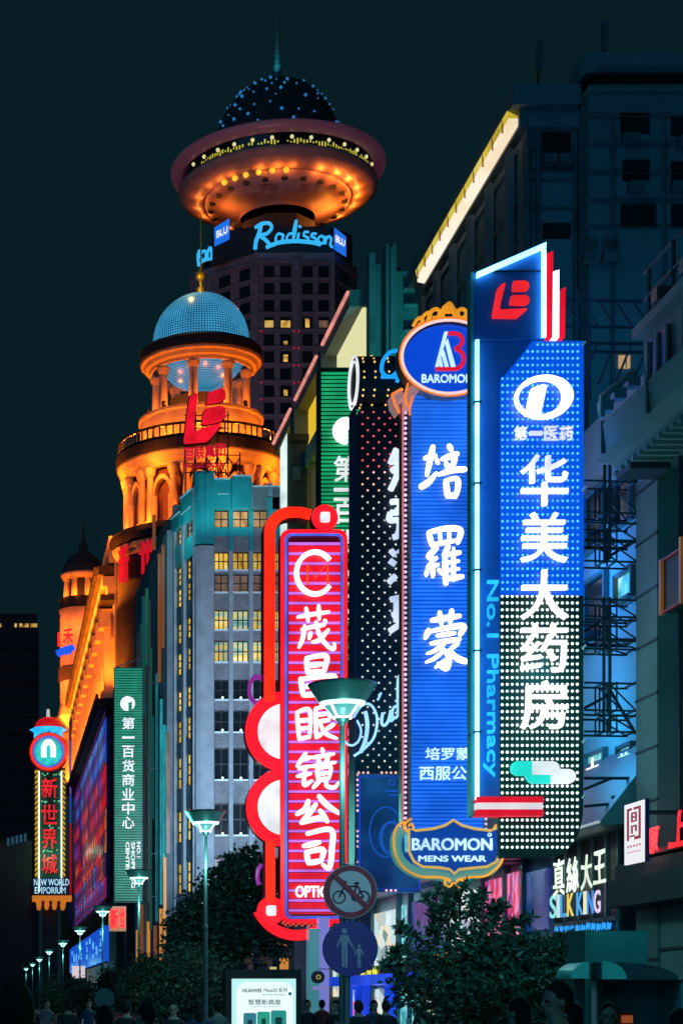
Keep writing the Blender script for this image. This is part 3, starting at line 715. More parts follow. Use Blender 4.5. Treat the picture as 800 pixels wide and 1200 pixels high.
MB().pbox(39, 1029, 80, 1048.5, D, -.6, -.3).build('name_board', M['panel_navy'], et)
mb = MB().pbox(38, 1050, 84, 1056, D, -1.5, 2.5)
for a in (46, 55, 64, 74): mb.pp([(a-3.6,1056.3),(a+3.6,1056.3),(a+1.8,1066),(a-1.8,1066)], D, -1.3, 2)
mb.build('bracket_base', em('bracket_amber', (.75,.22,.02), .7), et)
mb = MB()
for a in (50.5, 59.5, 69): mb.pp([(a-2,1056.3),(a+2,1056.3),(a+1,1064),(a-1,1064)], D, -1.35, 2)
mb.build_each('bracket_inset', M['panel_red'], et)
lamp(et, (ex, D-5, Z(1000,D)), (.3,.9,.5), 500, .3)
nb = thing('neon_strip_column', 'slim violet and red light column beside the emporium sign tower', 'light column', (X(83,D+20), D+20, 0))
for y0, y1, m in ((845,868,'panel_navy'),(868,895,'neon_steel'),(895,930,'neon_lavender'),(930,965,'neon_steel'),(965,1050,'neon_red')):
    MB().pbox(81.8, y0, 84, y1-.1, D+20, 0, .6).build('strip', em('strip_'+m, [c*.35 for c in MATS[m].node_tree.nodes['Principled BSDF'].inputs['Emission Color'].default_value[:3]], 1) if m.startswith('neon') and 'strip_'+m not in M else M.get('strip_'+m, M[m]), nb)
MB().box(X(81.5,D+20), X(84.2,D+20), D+20.01, D+21, 0, Z(845,D+20)).build('post', M['panel_navy'], nb)

# ------------------------------------------------------------------ brick corner building with teal-lit crown
D = 150; s = D/F
Z2 = lambda y: Z(y, D)
bk = thing('brick_building', 'grey brick corner building with teal-lit stepped parapet and rows of lit yellow windows', 'building', (X(228,D), D, 0))
PA, PB, PC = (X(250,D), D), (X(420,D), D), (X(228,D), D+.35)
QD, QE = (X(203,156), 156), (13.6, 163)
TOPZ = Z2(563)
roofz = Z2(572)
MB().extr([(X(250,D)-.2, D+.45, 0), (X(420,D), D+.45, 0), (X(420,D), D+40, 0), (13.7, D+40, 0), (13.95, 163, 0), (QD[0]+.35, 156.3, 0), (PC[0]+.2, D+.8, 0)], (0,0,roofz)).build('wall', M['brick'], bk)
rows = [(598,617),(647,667),(673,693),(715,737),(751,775),(797,819),(833,857),(877,913),(942,978),(1005,1040),(1068,1104),(1130,1165)]
fcols = [(251.5,268),(273,291.5),(296.5,314),(319,336),(341,358),(363,380)]
piers = [(268,273),(291.5,296.5),(314,319),(336,341),(358,363),(380,386)]
mb = MB()
for a, b in piers: mb.box(X(a,D), X(b,D), D-.15, D+.45, 0, roofz+.4)
mb.build_each('pier', M['pier_stone'], bk)
mb = MB().extr([(X(250.5,D), D-.25, 0), (X(251.5,D), D+.45, 0), (X(230,D), D+.8, 0), (X(228.3,D), D+.45, 0), (X(229.5,D), D-.1, 0), (X(235,D), D-.3, 0)], (0,0,Z2(640))); mb.build('corner_pier', M['pier_stone'], bk)
def span(mb, a, b, top, bot): mb.box(X(a,D), X(b,D), D+.12, D+.447, Z2(bot), Z2(top))
mb = MB()
for a, b in fcols:
    for i in range(len(rows)-1): span(mb, a+.05, b-.05, rows[i][1]+1, rows[i+1][0]-1)
mb.build_each('spandrel', M['brick'], bk)
mb = MB()
for a, b in fcols:
    for i in range(1, len(rows)): span(mb, a+.05, b-.05, rows[i][1], rows[i][1]+.95); mb.box(X(a,D)+.01, X(b,D)-.01, D+.04, D+.119, Z2(rows[i][1]+2), Z2(rows[i][1]))
mb.build_each('sill_course', M['white_trim'], bk)
style = {0:'window_warm', 1:'window_yellow', 2:'window_dim', 3:'window_mixed', 4:'window_mixed'}
def add_window(fn, mname, nx=2, nz=2):
    """fn(u0,u1,n0,n1,v0,v1,mb): box in window space 0..1"""
    w = fn(0, 1, 0, .06, 0, 1, MB()).build('window', M[mname], bk)
    mb = MB()
    for i in range(nx+1): u = i/nx; fn(max(0,u-.035), min(1,u+.035), .063, .16, 0, 1, mb)
    for i in range(nz+1): v = i/nz; fn(.037, .963, .064, .155, max(0,v-.025), min(1,v+.025), mb)
    mb.build('window_frame', M['dark_metal'], w)
for c, (a, b) in enumerate(fcols[:4]):
    for i, (t, u_) in enumerate(rows[:11]):
        def fn(u0, u1, n0, n1, v0, v1, mb, a=a, b=b, t=t, u_=u_):
            x0, x1, z0, z1 = X(a,D)+.02, X(b,D)-.02, Z2(u_-.1), Z2(t+.1)
            return mb.box(x0+(x1-x0)*u0, x0+(x1-x0)*u1, D+.44-n1, D+.44-n0, z0+(z1-z0)*v0, z0+(z1-z0)*v1)
        add_window(fn, style.get(i, 'glass_dark'), 3 if i in (1,3,4) else 2, 2)
mb = MB()
for c, (a, b) in enumerate(fcols[:3]):
    for i in range(5, 10): mb.ball((X(a+9,D), D-.2, Z2(rows[i][1]-1)), .10, 8, 6)
mb.build_each('sill_lamp', M['bulb_white'], bk)
# chamfered flank
Lc = math.dist(PC, QD); Uc = ((PC[0]-QD[0])/Lc, (PC[1]-QD[1])/Lc); Nc = (Uc[1], -Uc[0])
def cu(px): q = on_line(px, QD, PC); return math.dist(q, QD)
ccols = [(205.5,213.5),(216.5,227.3)]
mb = MB()
for a, b in ((202.5,205.5),(213.5,216.5),(227.3,228.5)): mb.wbox(QD, Uc, Nc, cu(a), min(Lc, cu(b)), -.4, .1, 0, roofz+.1)
mb.build_each('pier', M['pier_stone'], bk)
mb = MB()
for a, b in ccols:
    for i in range(len(rows)-1): mb.wbox(QD, Uc, Nc, cu(a)+.01, cu(b)-.01, -.4, -.12, Z2(rows[i+1][0]+2), Z2(rows[i][1]+4))
mb.build_each('spandrel', M['brick'], bk)
for a, b in ccols:
    for i, (t, u_) in enumerate(rows[:11]):
        def fn(u0, u1, n0, n1, v0, v1, mb, a=a, b=b, t=t, u_=u_):
            q0, q1, z0, z1 = cu(a)+.02, cu(b)-.02, Z2(u_+3.9), Z2(t+2.1)
            return mb.wbox(QD, Uc, Nc, q0+(q1-q0)*u0, q0+(q1-q0)*u1, -.38+n0, -.38+n1, z0+(z1-z0)*v0, z0+(z1-z0)*v1)
        add_window(fn, 'window_warm' if i == 0 else 'window_yellow', 2, 3)
# parapet with teal light in its colour: stepped blocks above the window heads
tt = M['teal_lit_tile']
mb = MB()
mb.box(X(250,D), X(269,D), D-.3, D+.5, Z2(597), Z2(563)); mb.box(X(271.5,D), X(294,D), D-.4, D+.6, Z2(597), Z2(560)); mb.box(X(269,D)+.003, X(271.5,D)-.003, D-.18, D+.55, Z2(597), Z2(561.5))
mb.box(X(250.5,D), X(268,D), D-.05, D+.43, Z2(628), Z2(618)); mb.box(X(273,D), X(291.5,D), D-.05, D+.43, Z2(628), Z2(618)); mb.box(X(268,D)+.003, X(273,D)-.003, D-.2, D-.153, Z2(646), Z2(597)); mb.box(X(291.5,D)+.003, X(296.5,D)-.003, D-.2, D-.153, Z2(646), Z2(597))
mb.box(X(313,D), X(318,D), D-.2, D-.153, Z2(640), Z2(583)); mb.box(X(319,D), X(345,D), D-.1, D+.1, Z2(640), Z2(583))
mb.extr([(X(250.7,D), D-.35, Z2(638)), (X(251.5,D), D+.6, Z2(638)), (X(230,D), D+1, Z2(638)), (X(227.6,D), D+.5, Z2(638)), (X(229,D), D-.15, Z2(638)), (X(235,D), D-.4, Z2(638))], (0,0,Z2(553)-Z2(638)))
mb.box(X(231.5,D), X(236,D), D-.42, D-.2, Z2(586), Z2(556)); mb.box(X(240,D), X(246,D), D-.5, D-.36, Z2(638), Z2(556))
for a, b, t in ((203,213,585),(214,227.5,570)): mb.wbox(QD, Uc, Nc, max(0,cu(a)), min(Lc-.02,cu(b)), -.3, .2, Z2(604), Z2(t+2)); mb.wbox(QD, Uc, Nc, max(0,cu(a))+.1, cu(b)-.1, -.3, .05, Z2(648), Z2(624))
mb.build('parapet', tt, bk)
mb = MB().box(X(296,D), X(420,D), D-.1, D+.5, Z2(597), Z2(571)); mb.build('brick_parapet', M['brick'], bk)
mb = MB().box(X(249.7,D), X(269,D), D-.38, D+.5, Z2(563)+.004, Z2(561.6)); mb.box(X(271.3,D), X(294.3,D), D-.48, D+.6, Z2(560)+.004, Z2(558.3)); mb.box(X(295,D), X(420,D), D-.2, D+.5, Z2(571)+.004, Z2(569.4))
for a, b, t in ((203,213,585),(214,227.5,570)): mb.wbox(QD, Uc, Nc, max(0,cu(a)), min(Lc-.02,cu(b)), -.3, .28, Z2(t+2)+.004, Z2(t)); 
mb.box(X(255,D), X(268,D), D-.33, D-.303, Z2(580.5), Z2(579.5)); mb.wbox(QD, Uc, Nc, cu(215), cu(227), .203, .24, Z2(592), Z2(590.8))
mb.build_each('coping', M['white_trim'], bk)
# street flank with vertical fins and light tubes
L2 = math.dist(QD, QE); U2 = ((QE[0]-QD[0])/L2, (QE[1]-QD[1])/L2)
mb = MB(); rnd = random.Random(9)
for i in range(9):
    t = i/8; x, y = QD[0]+(QE[0]-QD[0])*t-.25, QD[1]+(QE[1]-QD[1])*t; mb.box(x-.28, x+.3, y-.2, y+.2, 0, Z2(600)-i*.15)
for i in range(12): x, y = 13.45, 164.5+2.2*i; mb.box(13.53, x+.3, y-.2, y+.2, 0, Z2(622))
mb.build_each('fin', M['stone_grey'], bk)
mb = MB()
for i in range(10): mb.box(13.6, 13.695, 164.8+2.2*i, 166.0+2.2*i, 6, Z2(640))
mb.build('flank_glazing', em_noise('flank_glow', [(.003,.016,.018), (.006,.05,.05), (.10,.07,.015), (.02,.20,.20), (.22,.07,.015)], .45, 1.0, stretch=(1,1.6,.25)), bk)
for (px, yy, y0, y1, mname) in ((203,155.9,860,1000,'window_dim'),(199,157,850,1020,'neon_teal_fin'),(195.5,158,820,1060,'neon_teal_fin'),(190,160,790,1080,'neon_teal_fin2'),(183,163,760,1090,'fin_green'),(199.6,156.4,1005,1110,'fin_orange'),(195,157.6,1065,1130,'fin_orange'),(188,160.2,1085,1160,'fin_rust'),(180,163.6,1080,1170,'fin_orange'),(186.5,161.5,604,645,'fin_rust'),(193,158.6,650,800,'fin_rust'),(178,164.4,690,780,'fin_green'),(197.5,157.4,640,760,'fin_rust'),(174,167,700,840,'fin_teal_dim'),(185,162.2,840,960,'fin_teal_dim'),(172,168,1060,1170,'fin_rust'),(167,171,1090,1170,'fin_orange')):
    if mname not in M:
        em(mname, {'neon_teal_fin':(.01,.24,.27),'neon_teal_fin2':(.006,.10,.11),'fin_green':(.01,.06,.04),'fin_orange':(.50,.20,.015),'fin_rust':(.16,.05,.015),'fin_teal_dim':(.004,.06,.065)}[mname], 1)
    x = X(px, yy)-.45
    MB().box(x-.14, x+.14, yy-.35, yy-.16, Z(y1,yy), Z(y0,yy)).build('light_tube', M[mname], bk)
# added spots in place of ambient neon on the front; floodlights on the parapet
lamp(bk, (19, 118, 14), (.72,.74,1), 27000, 1.0, 'SPOT', (18.5, 150, 24), 70, 1)
lamp(bk, (16, 124, 4), (.24,.66,.95), 40000, 1.0, 'SPOT', (16, 150, 20), 60, 1)
for px in (232, 262, 283, 305): lamp(bk, (X(px,D), D-3.2, Z2(640)), (.25,.95,1), 230, .3, 'SPOT', (X(px,D), D, Z2(560)), 100, .8)
lamp(bk, (13.2, D+1, Z2(620)), (.3,.95,1), 240, .3)
lamp(bk, (X(240,D), D-2.5, Z2(1080)), (1,.32,.05), 260, .4)

# red monogram on the roof
D = 152
lb = thing('roof_monogram_sign', 'big slanted red monogram over four red characters on a roof scaffold of the brick building', 'sign', (X(240,D), D, roofz))
L_POLY = [(270,285),(275,300),(245,435),(250,450),(400,440),(405,455),(335,512),(180,510),(180,490),(210,335),(240,300)]
B_TOP = [(312,278),(385,275),(405,285),(413,303),(412,325),(402,340),(390,347),(300,348),(298,335),(302,292)]
B_LOW = [(300,362),(395,362),(408,370),(415,388),(412,412),(400,428),(380,435),(285,432),(280,418),(290,372)]
def logo(parent, x0, y0, x1, y1, d, ya, yb, m, polys, name='monogram_letter'):
    for poly in polys:
        MB().pp([(x0+(a-180)/235*(x1-x0), y0+(b-275)/237*(y1-y0)) for a, b in poly], d, ya, yb).build(name, m, parent)
lbm = em('logo_red', (.80,.006,.022), 1.0)
def grow(poly, f):
    mx, my = sum(p[0] for p in poly)/len(poly), sum(p[1] for p in poly)/len(poly); return [(mx+(a-mx)*f, my+(b-my)*f) for a, b in poly]
for poly in ([(222,467),(229,463),(231.5,464),(226.5,500),(228,507),(253,499),(258.5,499),(246,515),(241,518),(216,520),(215.5,516),(219,490)],
             [(244,462),(258,457),(263,459.5),(264,466),(259,471),(241.5,474)], [(239,481.5),(258,477.5),(263.5,480.5),(264,488),(259,494),(241,498),(236.5,496.5)]):
    lt = MB().pp(poly, D, -.5, .1).build('monogram_letter', lbm, lb); MB().pp(grow(poly, 1.09), D, .104, .3).build('letter_case', M['panel_black'], lt)
for i, ch in enumerate('百联集团'): MB().ptext(ch, 216+12.2*i, 525-1.6*i, 227.5+12.2*i, 539-1.6*i, D, 0, .3, .004).build('neon_character', em('roof_red', (.62,.006,.03), .9) if i == 0 else M['roof_red'], lb)
MB().ptext('BAILIAN GROUP', 216, 543, 263, 548, D, 0, .2, .02).build('lettering', em('roof_red_dim', (.40,.006,.02), .9), lb)
mb = MB()
for px in (218, 230, 243, 256, 268): mb.box(X(px,D)-.05, X(px,D)+.05, D+.4, D+.5, roofz+.01, Z(480 if px > 220 else 520,D)); mb.tube([(X(px,D), D+.45, Z(520,D)), (X(px,D), D+4, roofz+.05)], .05, 5)
for y in (485,500,522,541,552): mb.box(X(217,D), X(270,D), D+.41, D+.49, Z(y+.5,D), Z(y-.5,D))
for a, b in ((243,256),(256,268),(268,282)):
    mb.tube([(X(a,D), D+.3, Z(558,D)), (X(b,D), D+.3, Z(535,D))], .05, 5); mb.tube([(X(b,D), D+.3, Z(558,D)), (X(a,D), D+.3, Z(535,D))], .05, 5)
mb.box(X(281,D), X(282.5,D), D+.3, D+.4, roofz+.01, Z(528,D)); mb.tube([(X(243,D), D+.35, Z(532,D)), (X(283,D), D+.35, Z(532,D))], .05, 5)
mb.build('scaffold', M['dark_metal'], lb)

# ------------------------------------------------------------------ green blade signs
def tubes(mb, x0, x1, y0, y1, pitch, r, d, y):
    n = int((y1-y0)/pitch)
    for i in range(n):
        yy = y0+pitch*(i+.5); mb.box(X(x0,d), X(x1,d), d+y-r, d+y+r, Z(yy,d)-r, Z(yy,d)+r)
    return mb
def round_logo(parent, cx, cy, r, d, y, m):
    a0 = [(cx+r*math.sin(t), cy+r*math.cos(t)) for t in [2*PI*i/40 for i in range(41)]]
    poly = [p for p in a0 if not (p[0] > cx+.12*r and p[1] > cy+.2*r and p[0] < cx+.52*r)]
    left = [p for p in a0[:40] if p[0] <= cx+.1*r]; right = [p for p in a0[:40] if p[0] >= cx+.55*r]
    mb = MB()
    left = sorted(left, key=lambda p: math.atan2(p[1]-cy, -(p[0]-cx)))
    mb.pp([(cx+.1*r, cy-r*.99)]+left+[(cx+.1*r, cy+r*.99)], d, y-.05, y+.05)
    right = sorted(right, key=lambda p: math.atan2(p[1]-cy, p[0]-cx))
    mb.pp(right, d, y-.05, y+.05)
    mb.pp([(cx+.105*r, cy-r*.98), (cx+.545*r, cy-r*.83), (cx+.545*r, cy-.25*r), (cx+.105*r, cy-.1*r)], d, y-.05, y+.05)
    mb.build('round_logo', m, parent)
D = 158
gs = thing('green_blade_sign', 'tall green blade sign lettered white to its foot, hung before the colonnaded store', 'sign', (X(151,D), D, Z(1058,D)))
MB().box(X(134,D), X(167,D), D, D+.7, Z(1058,D), Z(782,D)).build('panel', M['panel_green'], gs)
tubes(MB(), 134.5, 166.5, 783, 1057, 3.0, .055, D, -.08).build('tube_rows', em('green_tube_far', (.012,.27,.16), .9), gs)
round_logo(gs, 149.5, 825, 8.6, D, -.3, M['neon_white_soft'])
for i, ch in enumerate('第一百货商业中心'): 
    y = 841+16.6*i
    MB().ptext(ch, 143, y+(6 if ch == '一' else 0), 157.5, y+(8.3 if ch == '一' else 14), D, -.25, .12, .012).build('character', M['neon_white_soft'], gs)
for txt, x0, y1 in (('NO.1',156,1005),('SHOPPING',149.5,1041),('CENTER',143,1024)):
    k = D/F
    MB().text(txt, (X(x0+4.3,D)-(4.3*k if 0 else 0), D-.25, Z(987,D)), (0,0,-(y1-987)*k), (4.3*k,0,0) if 0 else (4.3*k,0,0), (0,-1,0), .02, .12).build('lettering', M['neon_white_soft'], gs)
mb = MB().box(X(167,D)+.02, X(168,D), D+.1, D+.3, Z(1058,D), Z(790,D)); mb.box(X(174,D), X(175,D), D+.1, D+.3, Z(1058,D), Z(790,D))
for i in range(24): y = 795+11*i; mb.tube([(X(167.5,D), D+.2, Z(y,D)), (X(174.5,D), D+.2, Z(y+11,D)), (X(167.5,D), D+.2, Z(y+11,D))], .04, 4)
mb.tube([(X(135,D), D+.2, Z(782,D)), (X(178,D), D+.2, Z(766,D))], .05, 5)
for y in (800,900,1000,1050): mb.box(X(174.5,D), 13.9, D+.1, D+.3, Z(y+1,D), Z(y,D))
mb.build('support_truss', M['steel_truss'], gs)
D = 60
g2 = thing('green_tube_sign', 'green tube sign with white disc logo, half hidden behind the black bulb sign', 'sign', (X(405,D), D, Z(800,D)))
MB().box(X(375,D), X(436,D), D, D+.5, Z(800,D), Z(434,D)).build('panel', M['panel_green'], g2)
mb = MB()
for a in (374.5, 436): mb.box(X(a,D)-.03, X(a,D)+.03, D-.12, D+.5, Z(801,D), Z(433,D))
mb.box(X(374,D), X(436.5,D), D-.12, D+.5, Z(433,D), Z(432,D)); mb.build('frame', M['dark_metal'], g2)
tubes(MB(), 376, 435, 436, 799, 4.7, .032, D, -.06).build('tube_rows', M['neon_green_tube'], g2)
round_logo(g2, 404, 507, 15.5, D, -.2, M['neon_white'])
for ch, y0, y1 in (('第',536,566),('一',573.5,577.5),('百',585,615),('货',622,652),('商',660,690),('业',698,727)):
    MB().ptext(ch, 390, y0, 418, y1, D, -.16, .06, .010).build('character', M['neon_white_soft'], g2)
mb = MB()
for y in (460, 560, 660, 760): mb.box(X(436,D)+.04, 12.7, D+.1, D+.2, Z(y+2,D), Z(y,D))
for i in range(12): y = 640+14*i; mb.tube([(X(405,D), D-.3, Z(y,D)), (X(418,D), D-.3, Z(y+14,D))], .03, 4); mb.tube([(X(418,D), D-.3, Z(y,D)), (X(405,D), D-.3, Z(y+14,D))], .03, 4)
mb.build('support_truss', M['steel_truss'], g2)

# white-edged dark blade in front of the banded building
D = 72
wb = thing('dark_blade_sign', 'dark blade sign with a white glowing edge beside the yellow-banded building', 'sign', (X(345,D), D, Z(700,D)))
MB().box(X(336,D), X(360,D), D, D+.5, Z(700,D), Z(518,D)).build('panel', mat('blade_dark', (.02,.06,.065), .5), wb)
MB().pp([(330,522),(336,508),(336,700),(330,700)], D, -.1, .4).build('glowing_edge', em('edge_white', (.72,.90,.88), 1.0), wb)
MB().pbox(343, 548, 352, 562, D, -.1, -.004).build('small_panel', M['teal_metal'], wb)
mb = MB().pbox(336, 510, 361, 517.9, D, -.2, .6); mb.build('cap', M['wall_dark'], wb)

# ------------------------------------------------------------------ banded building (yellow lit cornice bays)
bb = thing('banded_building', 'stepped grey building whose street cornice glows in yellow bays with pink edge tubes', 'building', (12, 62, 0))
D = 62; WX = 12.1
MB().box(12.6, 34, 62, 80, 0, Z(345,D)).build('wall', M['stone_grey'], bb)
topz = Z(338, D)
def fr(d0, d1, n, z0, z1, mb=None): return (mb or MB()).box(WX-n, WX+.6, d0, d1, z0, z1)
segs = [(62.1, 67.0), (68.3, 73.2), (74.4, 79)]
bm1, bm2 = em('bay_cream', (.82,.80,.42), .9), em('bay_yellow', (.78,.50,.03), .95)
for i, (a, b) in enumerate(segs):
    fr(a, b, .55, topz-.55, topz).build('cornice', M['teal_lit_tile'] if 0 else M['stone_grey'], bb)
    MB().tube([(WX-.6, a, topz-.1), (WX-.6, b, topz-.1)], .07, 6).build('edge_tube', em('edge_pink', (.95,.34,.28), .9) if i == 0 else M['edge_pink'], bb)
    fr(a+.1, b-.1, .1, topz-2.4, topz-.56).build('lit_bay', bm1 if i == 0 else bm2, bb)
    fr(a, b, .4, topz-3.1, topz-2.41).build('string_course', mat('course_teal', (.06,.26,.22), .6) if i == 0 else M['course_teal'], bb)
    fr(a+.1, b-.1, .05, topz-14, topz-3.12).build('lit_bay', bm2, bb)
    mb = MB()
    for k in range(4): q = a+.5+(b-a-1)*k/3; fr(q-.14, q+.14, .3, topz-14, topz-3.13, mb)
    mb.build_each('mullion', M['stone_pilaster'], bb)
for q in (67.65, 73.8): fr(q-.5, q+.5, .62, 0, topz-.3).build('pier', M['stone_pilaster'], bb)
mb = MB()
for a, b, t, n in ((429,436,303,.5),(437,447,312,.15),(448,460,294,.6),(452,456,300,.75),(462,468,315,.2)):
    mb.box(X(a,D), X(b,D), D-n, D-.004+.0, Z(470 if n > .5 else 700,D), Z(t,D))
mb.build_each('pylon', M['stone_grey'], bb)
MB().box(12.62, 34, 61.7, 62, Z(700,D), Z(322,D)).build('end_wall', mat('end_teal', (.12,.20,.20), .8, var=.2), bb)
mb = MB()
for y in (343, 362, 392): mb.box(X(470,D), X(560,D), 61.5, 61.697, Z(y+1.5,D), Z(y,D))
mb.build_each('string_course', M['stone_pilaster'], bb)
mb = MB()
for i, (a, b, y0, y1) in enumerate(((352,362,1098,1160),(365,378,1085,1170),(380,390,1100,1165),(393,404,1090,1168))):
    d0 = WX*F/b; d1 = WX*F/a
    MB().box(WX-.2, WX-.02, d0, d1, Z(y1,(d0+d1)/2), Z(y0,(d0+d1)/2)).build('shop_window', em('shop_violet', (.42,.36,.75), .8) if i == 1 else M['shop_interior'], bb)
MB().box(WX+.1, 12.58, 62.1, 79, 0, 9).build('shop_wall', M['teal_metal'], bb)
lamp(bb, (13.5, 57, 15), (.05,.75,.75), 4000, .6, 'SPOT', (15, 62, 26), 80, 1)  # added teal fill to brighten the end wall

# ------------------------------------------------------------------ dark department block with lit eave
db = thing('dark_department_block', 'dark blue-grey office block with a glowing cream strip under its sloping-looking eave', 'building', (13, 45, 0))
D = 45; GX = 12.55
MB().box(GX, 40, D, 56, 11.6, Z(152,D)).build('wall', M['stone_grey'], db)
MB().box(X(676,D), 45, D-.9, 56.2, 11.6, Z(120,D)).build('upper_wing', M['stone_grey'], db)
cz0, cz1 = Z(146,D), Z(130,D)
MB().box(GX-.35, X(676,D)-.004, D-.35, 56.3, cz1, Z(106,D)).build('parapet', M['stone_grey'], db)
MB().box(GX-.15, X(676,D)-.004, D-.15, 56.2, Z(152,D)+.004, cz1-.004).build('frieze', M['stone_grey'], db)
zm = cz0+(cz1-cz0)*.38
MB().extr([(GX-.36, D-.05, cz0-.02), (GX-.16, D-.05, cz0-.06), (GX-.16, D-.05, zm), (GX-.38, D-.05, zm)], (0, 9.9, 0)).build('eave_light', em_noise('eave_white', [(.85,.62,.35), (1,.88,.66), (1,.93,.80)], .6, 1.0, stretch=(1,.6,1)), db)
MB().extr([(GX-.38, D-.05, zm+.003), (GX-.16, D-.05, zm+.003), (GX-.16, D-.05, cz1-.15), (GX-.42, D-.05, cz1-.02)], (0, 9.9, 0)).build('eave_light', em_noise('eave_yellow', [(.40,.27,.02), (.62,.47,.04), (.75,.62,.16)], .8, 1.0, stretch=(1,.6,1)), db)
mb = MB()
for i in range(11): mb.box(GX-.43, GX-.385, D+.4+.92*i, D+.415+.92*i, cz0-.02, cz1)
mb.build_each('eave_rib', M['copper'], db)
mb = MB().box(X(676,D)-.15, 45, D-1.1, 56.3, Z(104,D), Z(88,D)); mb.box(X(676,D)-.06, 45, D-1.0, 56.3, Z(130,D), Z(126,D))
mb.build('wing_cornice', M['stone_grey'], db)
mb = MB()
for y in (177, 200, 212, 245): mb.box(GX-.04, X(676,D)-.004, D-.06, D-.003, Z(y+.8,D), Z(y,D))
for y in (158, 190, 223, 255, 285): mb.box(X(676,D)+.01, 45, D-.96, D-.903, Z(y+.8,D), Z(y,D))
mb.box(X(620,D), X(622,D), D-.05, D-.003, Z(330,D), Z(177,D)); mb.box(X(612,D), X(616,D), D-.3, D-.003, Z(600,D), Z(152,D))
mb.build_each('panel_joint', M['joint_grey'], db)
for a, b, y0, y1 in ((635,668,156,182),(635,668,262,280),(726,760,133,157),(728,760,188,212),(726,768,240,268),(785,820,136,160),(785,820,190,214),(785,820,240,268)):
    f = D-.9 if a > 676 else D
    MB().box(X(a,f), X(b,f), f-.03, f-.002, Z(y1,f), Z(y0,f)).build('window', M['glass_dark'], db)
mb = MB()
for a, y in ((642,186),(658,186),(735,162),(742,218),(800,165),(792,218),(690,300),(712,300)):
    f = D-.9 if a > 676 else D
    mb.box(X(a,f)-.18, X(a,f)+.18, f-.32, f-.004, Z(y+10,f), Z(y,f))
mb.build_each('air_conditioner', M['joint_grey'], db)
mb = MB()
for a in (629, 672.5, 716, 776):
    f = D-.9 if a > 676 else D
    mb.tube([(X(a,f), f-.08, 12), (X(a,f), f-.08, Z(150,f))], .05, 6)
mb.build_each('drain_pipe', M['joint_grey'], db)
w = MB().box(X(724,D-.9), X(737,D-.9), D-.95, D-.902, Z(432,D-.9), Z(417,D-.9)).build('lit_window', em('lonely_window', (.55,.36,.17), .8), db)
mb = MB().pbox(731.5, 417, 732.3, 432, D-.9, -.08, -.052); mb.build_each('window_bar', M['dark_metal'], w)
mb = MB()
for i in range(10): z = 11.7+1.15*i; mb.box(GX-.06, GX-.003, D+.5, 55.5, z, z+.12)
for i in range(6): mb.box(GX-.2, GX-.063, D+.6+1.9*i, D+1.0+1.9*i, 11.6, cz0-.32)
mb.build_each('street_mullion', M['stone_grey'], db)
for px, y0, y1 in ((633,48,82),(709,23,58)): 
    MB().box(X(px-3,52), X(px+3,52), 52, 52.2, Z(y1,52), Z(y0,52)).build('roof_panel_antenna', M['teal_metal'], db); MB().box(X(px-.6,52), X(px+.6,52), 52.21, 52.3, Z(116,52), Z(y1-10,52)).build('antenna_mast', M['dark_metal'], db)
mb = MB().extr([(GX+.05, 56.0, Z(325,56)), (GX+.05, 56.0, Z(420,56)), (GX+1.6, 56.0, Z(420,56)), (GX+1.0, 56.0, Z(360,56)), (GX+.9, 56.0, Z(325,56))], (0, .5, 0)); mb.build('curved_bracket', M['end_teal'], db)
lamp(db, (13.5, 39, 12.4), (.02,.42,1), 500, .5, 'SPOT', (16.5, 45, 20), 80, 1)  # added blue fill to lift the dark front

# ------------------------------------------------------------------ red optician blade sign
D = 50; k = D/F
rs = thing('red_blade_sign', 'red neon blade sign with white characters, arched red pipes and white discs', 'sign', (X(368,D), D, Z(1078,D)))
def wpoly(pts): return [(X(a,D), D, Z(b,D)) for a, b in pts]
MB().pp(rrect(333, 626, 402, 1077, 7), D, -.02, .3).build('panel', M['panel_red'], rs)
def loop_tube(mb, x0, y0, x1, y1, r, t, y): mb.tube([(X(a,D), D+y, Z(b,D)) for a, b in rrect(x0, y0, x1, y1, r, 6)], t, 6, True); return mb
mb = MB()
for o in (0, 1.6, 3.0): loop_tube(mb, 329+o, 622+o, 405.5-o, 1081-o, 10-o*.5, .015, -.08)
mb.build('border_tube', M['neon_red'], rs)
mb = MB()
a = rrect(328, 621, 406.5, 1082, 11, 6); b = rrect(333, 626, 401.5, 1077, 7, 6); n = len(a)
vs = [(X(p[0],D), D-.06, Z(p[1],D)) for p in a]+[(X(p[0],D), D-.06, Z(p[1],D)) for p in b]+[(X(p[0],D), D+.35, Z(p[1],D)) for p in a]+[(X(p[0],D), D+.35, Z(p[1],D)) for p in b]
fs = []
for i in range(n):
    j = (i+1) % n; fs += [(i, j, n+j, n+i), (i, j, 2*n+j, 2*n+i), (n+i, n+j, 3*n+j, 3*n+i)]
mb.add(vs, fs); mb.build('frame', M['panel_red'], rs)
mb = MB()
for o in (4.8, 6.4): loop_tube(mb, 329+o, 622+o, 405.5-o, 1081-o, 7, .017, -.10)
mb.build('inner_border_tube', em('border_steel_blue', (.05,.14,.85), 1.0), rs)
mr, ml = MB(), MB(); y = 637
while y < 1072:
    for dy, mb in ((0, ml), (1.5, ml), (4.0, mr), (5.8, mr), (7.6, mr), (9.4, mr)):
        if y+dy < 1072: mb.box(X(338,D), X(398,D), D-.075, D-.025, Z(y+dy,D)-.015, Z(y+dy,D)+.015)
    y += 11.6
mr.build('red_tube_rows', em('neon_crimson', (.86,.008,.03), 1.0), rs); ml.build('lavender_tube_rows', M['neon_lavender'], rs)
wh = M['neon_white']
H = lambda *q: [(270+a/3.41, 633+b/3.41) for a, b in q]
G_ = lambda *q: [(260+a/3.53, 860+b/3.53) for a, b in q]
